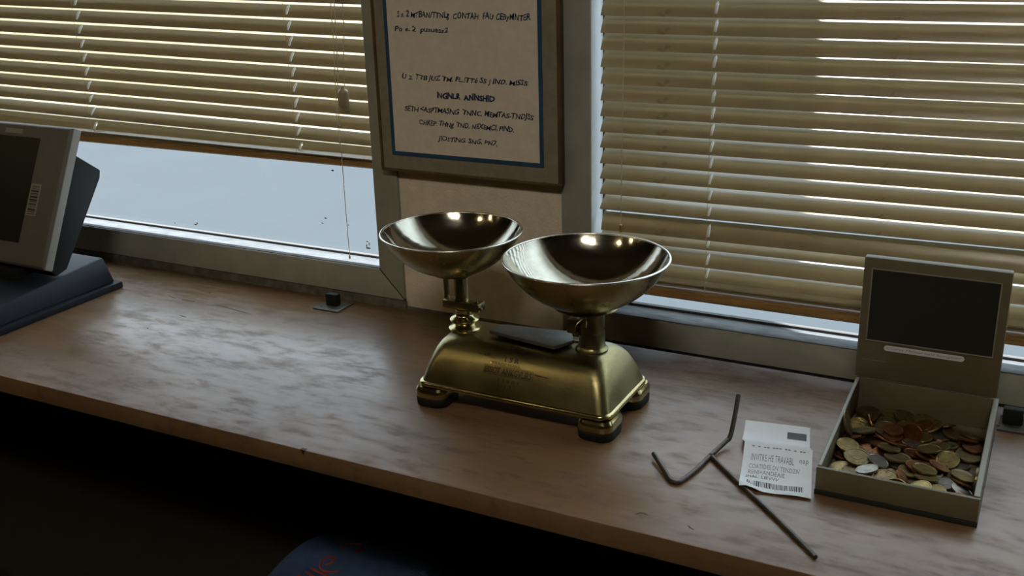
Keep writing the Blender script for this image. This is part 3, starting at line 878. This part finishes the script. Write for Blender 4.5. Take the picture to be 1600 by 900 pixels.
add_prism(bm, pts, (0, -0.0006, 0))
lb = finish('label_strip', bm, 'white', lid)
lettering('label_text', 'Course Manual Sold Sovegtner', 'print_', lb, lambda u, v, t: (0.6672 + u, yl - 0.00055 - t, 0.0788 + v), 0.0745, 0.0030, 0.25, 0.0, 0.00005)
box('hinge_line', 'boxlight', bxr, QX0 + 0.004, QX0 + 0.030, yl - 0.0006, yl + 0.0001, 0.0640, 0.0644)

# ------------------------------------------------------------------ coins (settled heap: kind, x, y, z, rotation)
COINS = [
    (0, -0.0365, -0.0484, 0.0009, 3.14, 0.0, -0.4), (1, -0.0546, -0.0786, 0.001, 0.0, -0.0, -1.23), (0, -0.0292, 0.039, 0.0009, -0.0, -0.0, -0.57), (0, 0.0413, -0.0647, 0.0009, -0.0, -0.0, -1.19),
    (0, 0.0156, -0.0204, 0.003, -0.03, 2.94, 1.15), (0, 0.0276, -0.0416, 0.0009, 3.14, 0.0, -1.01), (3, 0.0202, -0.0073, 0.0011, -0.0, 0.0, -1.98), (0, 0.0515, -0.0221, 0.0009, -0.0, -0.0, -2.5),
    (0, 0.0112, 0.007, 0.003, 0.01, -0.04, -1.52), (1, 0.0044, 0.0288, 0.001, 0.0, 0.0, -2.75), (0, 0.0256, 0.0586, 0.0009, -0.0, 0.0, -2.79), (2, -0.0561, -0.0554, 0.001, -0.0, -0.0, -1.93),
    (0, -0.0175, 0.0302, 0.0023, -0.02, 0.14, -1.17), (3, 0.0378, -0.0324, 0.003, 0.0, 0.0, -0.94), (3, -0.0394, -0.0422, 0.003, 0.0, -0.0, 3.13), (0, -0.0531, -0.0315, 0.0009, -0.0, -0.0, -2.4),
    (1, 0.0151, -0.0719, 0.001, -0.0, -0.0, -1.52), (3, -0.0058, -0.0642, 0.0023, -0.08, -0.04, 0.94), (0, -0.0242, -0.0711, 0.0032, -0.23, 0.04, 2.86), (1, -0.0541, 0.0338, 0.0053, -2.89, -0.29, 1.18),
    (1, -0.043, 0.0762, 0.001, 0.0, 0.0, 0.68), (0, -0.0089, 0.0114, 0.0009, -0.0, 0.0, -1.77), (1, -0.0479, -0.0817, 0.0032, -0.02, 0.03, -0.99), (2, -0.011, -0.0403, 0.0033, 3.04, 0.2, -0.63),
    (0, -0.0257, 0.0827, 0.0022, -0.08, -0.1, -2.51), (2, -0.0099, -0.0145, 0.0028, -3.14, -0.0, -1.51), (0, 0.0049, -0.0042, 0.0066, 3.0, 0.02, -0.62), (1, -0.0292, -0.0532, 0.0046, -0.32, -0.07, -2.74),
    (3, 0.0508, -0.0781, 0.0024, -0.01, 0.1, -0.84), (3, -0.0032, -0.0332, 0.0076, 0.02, -3.09, -1.05), (3, -0.0531, 0.0801, 0.0032, -0.0, 3.14, -0.66), (0, 0.0536, -0.0501, 0.0019, -0.06, -3.07, 1.54),
    (1, -0.0033, -0.0794, 0.0048, 0.04, 0.08, -2.77), (3, -0.0143, 0.0797, 0.0045, -0.25, -0.12, -2.03), (0, 0.0136, -0.0256, 0.0037, -0.21, -0.01, 2.86), (1, -0.0088, -0.0085, 0.0048, -3.14, -0.0, -1.06),
    (1, -0.0536, -0.0599, 0.0043, -0.06, -0.1, 1.81), (1, 0.025, -0.038, 0.0051, 0.08, 0.17, -1.96), (0, 0.0067, -0.0448, 0.0022, -3.09, 0.11, 0.33), (2, 0.0476, -0.0033, 0.002, 0.04, -0.09, -1.86),
    (1, 0.0064, 0.0393, 0.0041, 0.09, -0.01, -1.04), (0, 0.0052, 0.0602, 0.0009, 0.0, -0.0, 2.32), (0, -0.0131, -0.01, 0.0009, 0.0, -0.0, -0.49), (2, 0.0217, 0.052, 0.0028, -0.0, 0.0, -1.89),
    (1, 0.0129, 0.0638, 0.0071, -0.21, 0.3, 2.94), (0, -0.0399, 0.0137, 0.0023, 0.12, 0.06, 1.66), (0, -0.037, -0.015, 0.0009, 0.0, 3.14, 1.32), (3, -0.0278, -0.0801, 0.0053, 0.09, -0.04, 0.69),
    (1, 0.0491, -0.078, 0.0047, -0.1, 0.01, -2.23), (2, -0.0525, 0.006, 0.001, -3.14, 0.0, 0.71), (1, 0.0511, 0.0311, 0.001, 0.0, -0.0, 2.16), (0, -0.0023, -0.031, 0.0056, 0.02, -3.09, -1.08),
    (0, -0.0428, -0.0418, 0.0084, -0.14, -2.84, -0.54), (0, 0.018, -0.0325, 0.0071, -0.16, 2.95, -0.47), (2, 0.0376, -0.0095, 0.0066, -2.78, -0.3, 0.57), (1, -0.0554, 0.0279, 0.0055, -0.37, -0.1, -3.07),
    (0, 0.0244, 0.0034, 0.005, -0.4, 0.05, -0.97), (0, -0.0565, -0.0329, 0.005, 0.01, -0.01, -1.48), (3, 0.0318, -0.0611, 0.0031, 0.01, -3.14, -0.87), (1, -0.028, 0.078, 0.0045, -0.04, 0.12, -0.42),
    (0, -0.0181, -0.0341, 0.0032, 0.19, -3.03, -1.21), (1, -0.0518, -0.0804, 0.0054, 0.02, 0.03, 0.02), (0, -0.0533, 0.0097, 0.0064, -2.97, -0.32, -0.52), (3, -0.0256, 0.0588, 0.0022, 0.05, 3.07, -1.34),
    (0, 0.0305, 0.0238, 0.0009, 0.0, -0.0, -0.3), (1, 0.0288, 0.0241, 0.0029, 3.14, -0.0, 0.89), (2, 0.0167, -0.0788, 0.0031, 0.01, -0.01, 1.01), (3, -0.0339, 0.0548, 0.0056, -0.1, -0.05, 1.24),
    (3, 0.0656, -0.049, 0.0129, 1.57, 1.29, -1.57), (0, -0.0405, 0.0134, 0.0043, -3.02, 0.07, 1.57), (1, -0.0074, 0.0177, 0.0033, -0.03, -0.01, -3.06), (0, -0.0361, 0.0082, 0.006, 0.04, 0.13, 0.85),
    (0, -0.0268, -0.0035, 0.0092, 3.08, 0.19, 1.09), (1, -0.0556, 0.0385, 0.0051, 0.18, 0.33, -0.73), (0, 0.009, 0.0822, 0.0009, -0.0, 3.14, -0.55), (3, -0.0402, -0.0689, 0.0085, -0.06, 0.02, 1.22),
    (3, 0.0368, 0.0604, 0.0038, -0.16, -3.01, 1.04), (0, -0.0569, -0.0125, 0.0047, 3.09, 0.36, -0.24), (0, 0.036, 0.0039, 0.0048, -0.13, -3.0, 1.34), (2, 0.0526, -0.027, 0.0046, 0.09, -0.14, 2.93),
    (1, -0.0057, -0.0745, 0.0082, -0.06, -0.1, 1.76), (3, -0.0297, -0.0139, 0.0052, 0.09, -0.15, -0.17), (3, 0.0539, 0.0159, 0.0053, -0.1, -0.02, -2.6), (0, -0.0135, 0.0559, 0.0041, -0.08, -0.01, -0.51),
    (3, -0.0462, -0.0309, 0.0081, -2.95, -0.09, 1.25), (0, 0.0164, -0.0083, 0.0079, 0.05, 0.36, 0.62), (0, 0.0569, -0.083, 0.0067, -0.13, 0.47, -0.87), (0, -0.0217, -0.0232, 0.0086, 0.34, -0.01, 0.71),
    (1, 0.0369, -0.0095, 0.0089, -0.44, 0.13, -2.97), (0, -0.0437, 0.0382, 0.01, 0.5, -1.25, 2.95), (3, -0.0355, -0.0437, 0.0105, 0.04, 0.18, -0.79), (3, 0.0261, -0.0717, 0.0082, -3.08, -0.07, 0.73),
    (1, 0.0046, 0.0818, 0.0039, -0.09, 0.03, -2.06), (0, -0.0392, -0.0131, 0.0057, 0.01, 0.17, -2.74), (1, 0.0184, -0.0012, 0.013, -0.01, -0.13, -0.5), (3, 0.0148, -0.0556, 0.0058, 0.04, 0.01, -2.26),
    (0, -0.0544, -0.0167, 0.008, 0.14, -3.1, -1.46), (0, 0.0223, -0.0821, 0.0049, -3.14, 0.01, -0.61), (2, 0.0016, 0.0161, 0.0065, 0.09, 0.13, 1.52), (0, -0.0063, -0.0604, 0.0065, 0.07, 0.08, -2.43),
    (0, 0.0504, 0.0325, 0.0052, -0.22, 3.12, 0.36), (0, 0.0452, -0.0541, 0.005, -0.0, -0.01, -2.62), (3, -0.042, -0.0475, 0.0129, 0.16, 0.09, 0.04), (0, 0.0054, 0.0626, 0.0064, 0.29, 0.22, -1.77),
    (0, -0.0495, 0.0574, 0.0051, 0.43, -0.08, -1.41), (1, -0.0194, -0.0817, 0.0087, 0.19, 0.04, -0.66), (0, 0.0544, -0.0472, 0.0068, -0.06, -2.66, 1.1), (0, -0.001, 0.0287, 0.0122, 1.57, 0.79, -0.25),
    (0, -0.0037, 0.0415, 0.0064, 0.02, 0.03, 0.04), (3, -0.0274, 0.0375, 0.0072, 0.09, -2.93, -1.6), (1, -0.0152, -0.0596, 0.0091, 0.31, -3.14, 0.77), (3, -0.0109, -0.0783, 0.0126, -0.18, 0.11, -2.9),
    (3, -0.007, -0.029, 0.0114, 0.02, 0.11, 1.47), (3, 0.054, 0.0592, 0.0057, 0.26, 0.21, 2.05), (1, 0.0203, -0.0818, 0.0109, 0.36, 0.23, -1.54), (0, -0.0206, 0.0333, 0.0098, -3.02, 0.1, -0.14),
    (0, -0.0278, 0.0143, 0.0069, 0.59, 0.3, 2.01), (1, 0.0532, 0.048, 0.0038, -0.08, -0.1, -2.4), (0, 0.0565, 0.0281, 0.0081, 0.09, -0.03, 1.97), (0, 0.0244, 0.0322, 0.0065, 2.7, 0.42, 1.44),
    (1, 0.0326, 0.0222, 0.0078, 0.21, 0.01, -2.69), (0, 0.0309, 0.0153, 0.0069, -0.2, 0.03, 0.67), (2, -0.0227, -0.0452, 0.0122, -0.26, -0.21, -2.21), (0, -0.0124, 0.0013, 0.0102, 0.45, -0.11, -3.12),
    (1, -0.0087, 0.0559, 0.0076, -0.21, -0.01, 0.23), (1, 0.0009, -0.0917, 0.0112, -1.57, -2.33, 0.03), (0, 0.0263, 0.0727, 0.0055, 2.66, 0.04, 0.65), (0, -0.0565, 0.0021, 0.0095, 0.24, 0.16, -2.84),
    (1, 0.0073, -0.0478, 0.0092, 0.1, 0.03, 1.19), (1, 0.0327, -0.0786, 0.0098, -0.02, 0.09, -1.94), (1, -0.0553, -0.025, 0.0125, 0.16, 0.13, 0.14), (0, 0.0312, -0.0273, 0.0095, 0.07, 0.41, 0.59),
    (0, 0.0043, -0.0739, 0.0128, 0.21, -0.9, 2.89), (3, -0.0477, 0.017, 0.0108, -0.29, 0.0, 0.83), (1, 0.024, -0.0589, 0.0117, 0.04, 0.21, 1.52), (2, -0.0291, -0.069, 0.0134, -2.92, -0.16, -1.11),
    (2, 0.0382, -0.056, 0.0073, -0.02, -0.06, 1.44), (1, -0.0173, -0.0145, 0.013, 0.12, -2.97, 0.46), (2, 0.0555, -0.0635, 0.0073, 3.1, 0.38, 0.01), (0, 0.0507, 0.042, 0.0093, -0.34, 0.08, -0.09),
    (1, 0.0536, -0.0356, 0.0078, 0.21, -3.06, -0.63), (1, 0.0258, 0.0113, 0.0109, 0.11, -0.1, -1.08), (1, 0.0202, -0.0452, 0.013, 3.12, 0.2, 0.41), (0, -0.0196, 0.0254, 0.0068, -0.12, 3.05, 1.21),
    (0, 0.0115, -0.0409, 0.0118, -0.02, -0.25, -3.05), (3, -0.0613, 0.0026, 0.0226, 1.05, -0.81, 2.03),
]
def coin_mesh(name, r, t, m, seed):
    rnd = random.Random(seed)
    bm = bmesh.new()
    h = t / 2
    add_lathe(bm, [(r * 0.86, -h * 0.72), (r * 0.90, -h), (r * 0.985, -h), (r, -h * 0.8), (r, h * 0.8), (r * 0.985, h), (r * 0.90, h), (r * 0.86, h * 0.72)], (0, 0, 0), 24)
    # raised bust-like relief and a few rays, generic
    for s in (-1, 1):
        pts = []
        for k in range(9):
            a = 2 * math.pi * k / 9
            q = r * (0.30 + 0.22 * rnd.random())
            pts.append((q * math.cos(a), q * math.sin(a), s * h * 0.70))
        add_prism(bm, pts, (0, 0, s * h * 0.25))
        for k in range(8):
            a = rnd.random() * 6.283
            x, y = r * 0.70 * math.cos(a), r * 0.70 * math.sin(a)
            w = r * 0.05
            add_prism(bm, [(x - w, y - w, s * h * 0.70), (x + w, y - w, s * h * 0.70), (x + w, y + w, s * h * 0.70), (x - w, y + w, s * h * 0.70)], (0, 0, s * h * 0.2))
    bmesh.ops.recalc_face_normals(bm, faces=bm.faces)
    me = bpy.data.meshes.new(name)
    bm.to_mesh(me); bm.free()
    me.materials.append(M[m])
    return me
KD = [(0.0102, 0.0017, 'copper', 'small copper coin'), (0.0112, 0.0019, 'coinbrass', 'yellow brass coin'), (0.0106, 0.0018, 'coinsilver', 'pale silver coin'), (0.0128, 0.0021, 'coinbronze', 'large dull bronze coin')]
CM = [coin_mesh('coin', k[0], k[1], k[2], i) for i, k in enumerate(KD)]
BCX, BCY, BCZ = (QX0 + QX1) / 2 - 0.0008, (QY0 + QY1) / 2, 0.0073
coin_obs = []
for k, x, y, z, a, b, c in COINS:
    o = bpy.data.objects.new('coin', CM[k])
    COL.objects.link(o)
    o.location = (BCX + x, BCY + y, BCZ + z)
    o.rotation_euler = (a, b, c)
    n_ = Euler((a, b, c)).to_matrix() @ Vector((0, 0, 1))
    if n_.z < 0: n_ = -n_
    coin_obs.append((o, k, o.location.copy(), n_))
# which coins lie open to view, so that each of those can be told by its kind, row and place
EYE = Vector((0.8062, -1.1956, 0.53))
def open_to_view(i):
    o, k, p, n = coin_obs[i]
    u = n.orthogonal().normalized(); w = n.cross(u)
    seen = 0
    for q in range(12):
        rr = KD[k][0] * (0.45 if q % 2 else 0.85)
        t = p + (u * math.cos(q * 0.5236) + w * math.sin(q * 0.5236)) * rr + n * KD[k][1] * 0.5
        d = EYE - t
        hit = False
        for j, (oo, kk, pp, nn) in enumerate(coin_obs):
            if j == i or (pp - t).length_squared > 0.0036: continue
            dn = d.dot(nn)
            if abs(dn) < 1e-6: continue
            f = (pp - t).dot(nn) / dn
            if f > 1e-4 and ((t + d * f) - pp).length < KD[kk][0]:
                hit = True; break
        if not hit:      # the front wall of the box hides its foot
            f = (QY0 + WT - t.y) / d.y
            if (t + d * f).z < ZFr: hit = True
        seen += not hit
    return seen >= 6
ORD = ['first', 'second', 'third', 'fourth', 'fifth', 'sixth', 'seventh', 'eighth', 'ninth', 'tenth', 'eleventh', 'twelfth']
ROWS = ['front', 'second', 'middle', 'fourth', 'back']
vis = {}
for i, (o, k, p, n) in enumerate(coin_obs):
    g_ = KD[k][3] + 's loose in the grey cash box'
    if open_to_view(i):
        row = min(4, int((p.y - QY0 - WT) / (QY1 - QY0 - 2 * WT) * 5))
        vis.setdefault((k, row), []).append((p.x, o))
    else:
        tag(o, KD[k][3] + ' mostly hidden under other coins in the grey cash box', 'coin', g_)
for (k, row), lst in vis.items():
    lst.sort(key=lambda q: q[0])
    for m_, (x, o) in enumerate(lst):
        where = 'the only one' if len(lst) == 1 else ORD[min(m_, 11)] + ' from left'
        tag(o, KD[k][3] + ', ' + where + ' in the ' + ROWS[row] + ' row of the cash box', 'coin', KD[k][3] + 's loose in the grey cash box')

# ------------------------------------------------------------------ till terminal
tm = root('till_terminal', (-0.63, -0.25, 0.0), 'grey touch screen till on a dark base at the left end of the counter', 'terminal')
def add_frustum(bm, lo, hi):
    a = [bm.verts.new(p) for p in lo]; b = [bm.verts.new(p) for p in hi]
    bm.faces.new(a[::-1]); bm.faces.new(b)
    for i in range(4):
        bm.faces.new((a[i], a[(i + 1) % 4], b[(i + 1) % 4], b[i]))
bx0, bx1, by0, by1 = -0.815, -0.4560, -0.420, -0.0940
bm = bmesh.new(); add_box(bm, bx0, bx1, by0, by1, 0.0, 0.0105, 0.002); finish('base_lip', bm, 'posbase', tm, 35)
bm = bmesh.new()
add_frustum(bm, [(bx0 + 0.009, by0 + 0.009, 0.0105), (bx1 - 0.007, by0 + 0.009, 0.0105), (bx1 - 0.007, by1 - 0.008, 0.0105), (bx0 + 0.009, by1 - 0.008, 0.0105)],
            [(bx0 + 0.022, by0 + 0.030, 0.030), (bx1 - 0.014, by0 + 0.030, 0.030), (bx1 - 0.014, by1 - 0.018, 0.0520), (bx0 + 0.022, by1 - 0.018, 0.0520)])
bmesh.ops.recalc_face_normals(bm, faces=bm.faces)
bmesh.ops.bevel(bm, geom=list(bm.edges), offset=0.003, segments=2, profile=0.5, affect='EDGES')
finish('base_body', bm, 'posbase', tm, 35)
# screen head: local axes along the tilted bezel
o0 = Vector((0, -0.2246, 0.0703)); up_ = (Vector((0, -0.1359, 0.2542)) - o0).normalized(); nrm = Vector((1, 0, 0)).cross(up_)   # nrm points out of the screen towards the room
def bz(x, v, d):
    return Vector((x, 0, 0)) + o0 + up_ * v + nrm * d
def tilted(nm, m, parent, x0, x1, v0, v1, d0, d1, bev=0.0, inset=0.0):
    bm = bmesh.new()
    vs = [bm.verts.new(bz(*p)) for p in ((x0, v0, d0), (x1, v0, d0), (x1, v1, d0), (x0, v1, d0), (x0 + inset, v0 + inset, d1), (x1 - inset, v0 + inset, d1), (x1 - inset, v1 - inset, d1), (x0 + inset, v1 - inset, d1))]
    for f in ((3, 2, 1, 0), (4, 5, 6, 7), (0, 1, 5, 4), (1, 2, 6, 5), (2, 3, 7, 6), (3, 0, 4, 7)):
        bm.faces.new([vs[i] for i in f])
    if bev:
        bmesh.ops.recalc_face_normals(bm, faces=bm.faces)
        bmesh.ops.bevel(bm, geom=list(bm.edges), offset=bev, segments=3, profile=0.5, affect='EDGES')
    return finish(nm, bm, m, parent, 35 if bev else None)
hx0, hx1 = -0.800, -0.4640
head = tilted('screen_bezel', 'pos', tm, hx0, hx1, -0.003, 0.2065, -0.0045, 0.0, 0.0015, 0.0035)
tilted('bezel_side', 'poslit', tm, hx0, hx1, -0.003, 0.2065, -0.0185, -0.0046, 0.0015, 0.0)
tilted('screen_panel', 'screen', head, hx0 + 0.055, -0.5230, 0.030, 0.1860, -0.001, 0.0004)
st = tilted('barcode_sticker', 'boxlight', head, -0.5215, -0.5005, 0.0720, 0.1190, -0.0002, 0.0003)
rnd = random.Random(3)
v = 0.0740
while v < 0.1165:
    w = rnd.choice((0.0008, 0.0012, 0.0020, 0.0030))
    tilted('bar', 'black', st, -0.5190, -0.5035, v, min(v + w, 0.1175), 0.0, 0.0005)
    v += w + rnd.choice((0.0007, 0.0010, 0.0016))
tilted('badge', 'boxlight', head, -0.600, -0.5630, 0.1905, 0.1975, -0.0002, 0.0004)
# rear housing: five-sided profile behind the bezel
prof = [bz(0, 0.1715, -0.017), Vector((0, -0.0905, 0.1835)), Vector((0, -0.0935, 0.1720)), Vector((0, -0.1790, 0.0535)), Vector((0, -0.2000, 0.0480)), bz(0, -0.002, -0.017)]
prism('rear_housing', 'posdark', tm, [(hx1 - 0.006, p.y, p.z) for p in prof], (-0.324, 0, 0), 0.0025)
box('neck', 'posdark', tm, -0.74, -0.52, -0.225, -0.150, 0.043, 0.060, 0.002)

# ------------------------------------------------------------------ black catches on the counter
def catch(x0, x1, y0, y1, cx, cy, label):
    r = root('counter_catch', ((x0 + x1) / 2, (y0 + y1) / 2, 0), label, 'catch')
    prism('plate', 'steelplate', r, [(x0, y0, 0.0001), (x1, y0 + 0.0008, 0.0001), (x1 + 0.000, y1, 0.0001), (x0 + 0.001, y1 - 0.0005, 0.0001)], (0, 0, 0.0018), 0.0004)
    box('block', 'posdark', r, cx - 0.0100, cx + 0.0100, cy - 0.0055, cy + 0.0055, 0.0019, 0.0200, 0.0018)
    for sx in (-1, 1):
        lathe('screw', 'steelplate', r, [(0.0022, 0.0019), (0.0020, 0.0026), (0.0006, 0.0029)], (cx + sx * 0.0135, cy - 0.012, 0), 10)
catch(-0.1225, -0.0795, -0.0545, -0.0135, -0.1015, -0.0330, 'small black catch on a metal plate below the left window frame')
catch(0.7835, 0.8290, -0.0640, -0.0260, 0.7970, -0.0440, 'small black catch on a metal plate behind the right side of the cash box')

# ------------------------------------------------------------------ navy garment on the shelf
def cloth_h(x, y):
    dx, dy = (x - 0.035) / 0.135, (y + 0.215) / 0.135
    d = math.sqrt(abs(dx) ** 2.6 + abs(dy) ** 2.6)
    b = max(0.0, 1 - d ** 3) ** 0.5
    w = 0.006 * math.sin(22 * x + 14 * y) + 0.005 * math.sin(40 * y - 18 * x + 1) + 0.003 * math.sin(70 * x)
    return -0.3449 + b * (0.046 + w)
bm = bmesh.new()
nx, ny = 44, 44
G = [[bm.verts.new((-0.105 + 0.28 * i / nx, -0.355 + 0.28 * j / ny, cloth_h(-0.105 + 0.28 * i / nx, -0.355 + 0.28 * j / ny))) for i in range(nx + 1)] for j in range(ny + 1)]
for j in range(ny):
    for i in range(nx):
        if max(G[j][i].co.z, G[j + 1][i + 1].co.z, G[j][i + 1].co.z, G[j + 1][i].co.z) > -0.3448:
            bm.faces.new((G[j][i], G[j][i + 1], G[j + 1][i + 1], G[j + 1][i]))
bmesh.ops.delete(bm, geom=[v for v in bm.verts if not v.link_faces], context='VERTS')
gr = root('folded_garment', (0.035, -0.215, -0.345), 'navy blue garment with red script lettering on the shelf below the counter', 'garment')
finish('cloth', bm, 'navy', gr, 80)
for nm, pts, r in (('script_stroke', [(-0.0151, -0.2112), (-0.0098, -0.2027), (-0.0141, -0.1934), (-0.0216, -0.1973), (-0.0225, -0.2126), (-0.0128, -0.2228), (0.0005, -0.2236), (0.0114, -0.2178)], 0.0016),
                   ('script_stroke', [(-0.0275, -0.2269), (-0.010, -0.2300), (0.0061, -0.2345)], 0.0017), ('script_stroke', [(-0.028, -0.237), (-0.018, -0.2405), (-0.0082, -0.2439)], 0.0017), ('script_stroke', [(-0.0324, -0.2488), (-0.027, -0.251), (-0.0223, -0.2536)], 0.0016),
                   ('script_stroke', [(-0.0152, -0.1724), (-0.0151, -0.1598), (0.0016, -0.1541), (0.008, -0.1595), (0.0058, -0.171), (0.0148, -0.1655), (0.0144, -0.1503), (0.0027, -0.1408), (-0.0082, -0.1438), (-0.0146, -0.1532)], 0.0011),
                   ('seam', [(-0.0208, -0.1146), (0.0059, -0.1005), (0.0492, -0.0900), (0.0827, -0.0935)], 0.0006)):
    P = smooth_path([(x, y, 0) for x, y in pts], 6)
    tube(nm, 'redthread', gr, [(p.x, p.y, cloth_h(p.x, p.y) + r * 0.3) for p in P], r, 6)

# ------------------------------------------------------------------ ceiling lamps (the room's own lights)
def panel_lamp(x, y, label):
    r = root('ceiling_lamp', (x, y, ZC - 0.05), label, 'lamp')
    box('housing', 'lampframe', r, x - 0.36, x + 0.36, y - 0.17, y + 0.17, ZC - 0.05, ZC - 0.0005, 0.004)
    box('diffuser', 'lampcool', r, x - 0.32, x + 0.32, y - 0.13, y + 0.13, ZC - 0.056, ZC - 0.0495)
def dome_lamp(x, y, label):
    r = root('ceiling_lamp', (x, y, ZC - 0.09), label, 'lamp')
    lathe('collar', 'lampframe', r, [(0.11, -0.012), (0.12, -0.006), (0.12, -0.0005)], (x, y, ZC), 28)
    lathe('globe', 'lampwarm', r, [(0.02, -0.090), (0.06, -0.080), (0.085, -0.055), (0.095, -0.030), (0.095, -0.0125)], (x, y, ZC), 28)
panel_lamp(0.97, -1.90, 'long white ceiling lamp behind the viewer')
dome_lamp(-0.85, -2.05, 'round warm ceiling lamp nearest the long white one')
dome_lamp(-1.95, -2.15, 'round warm ceiling lamp in the middle of the row')
dome_lamp(-3.40, -2.20, 'round warm ceiling lamp farthest from the viewer')
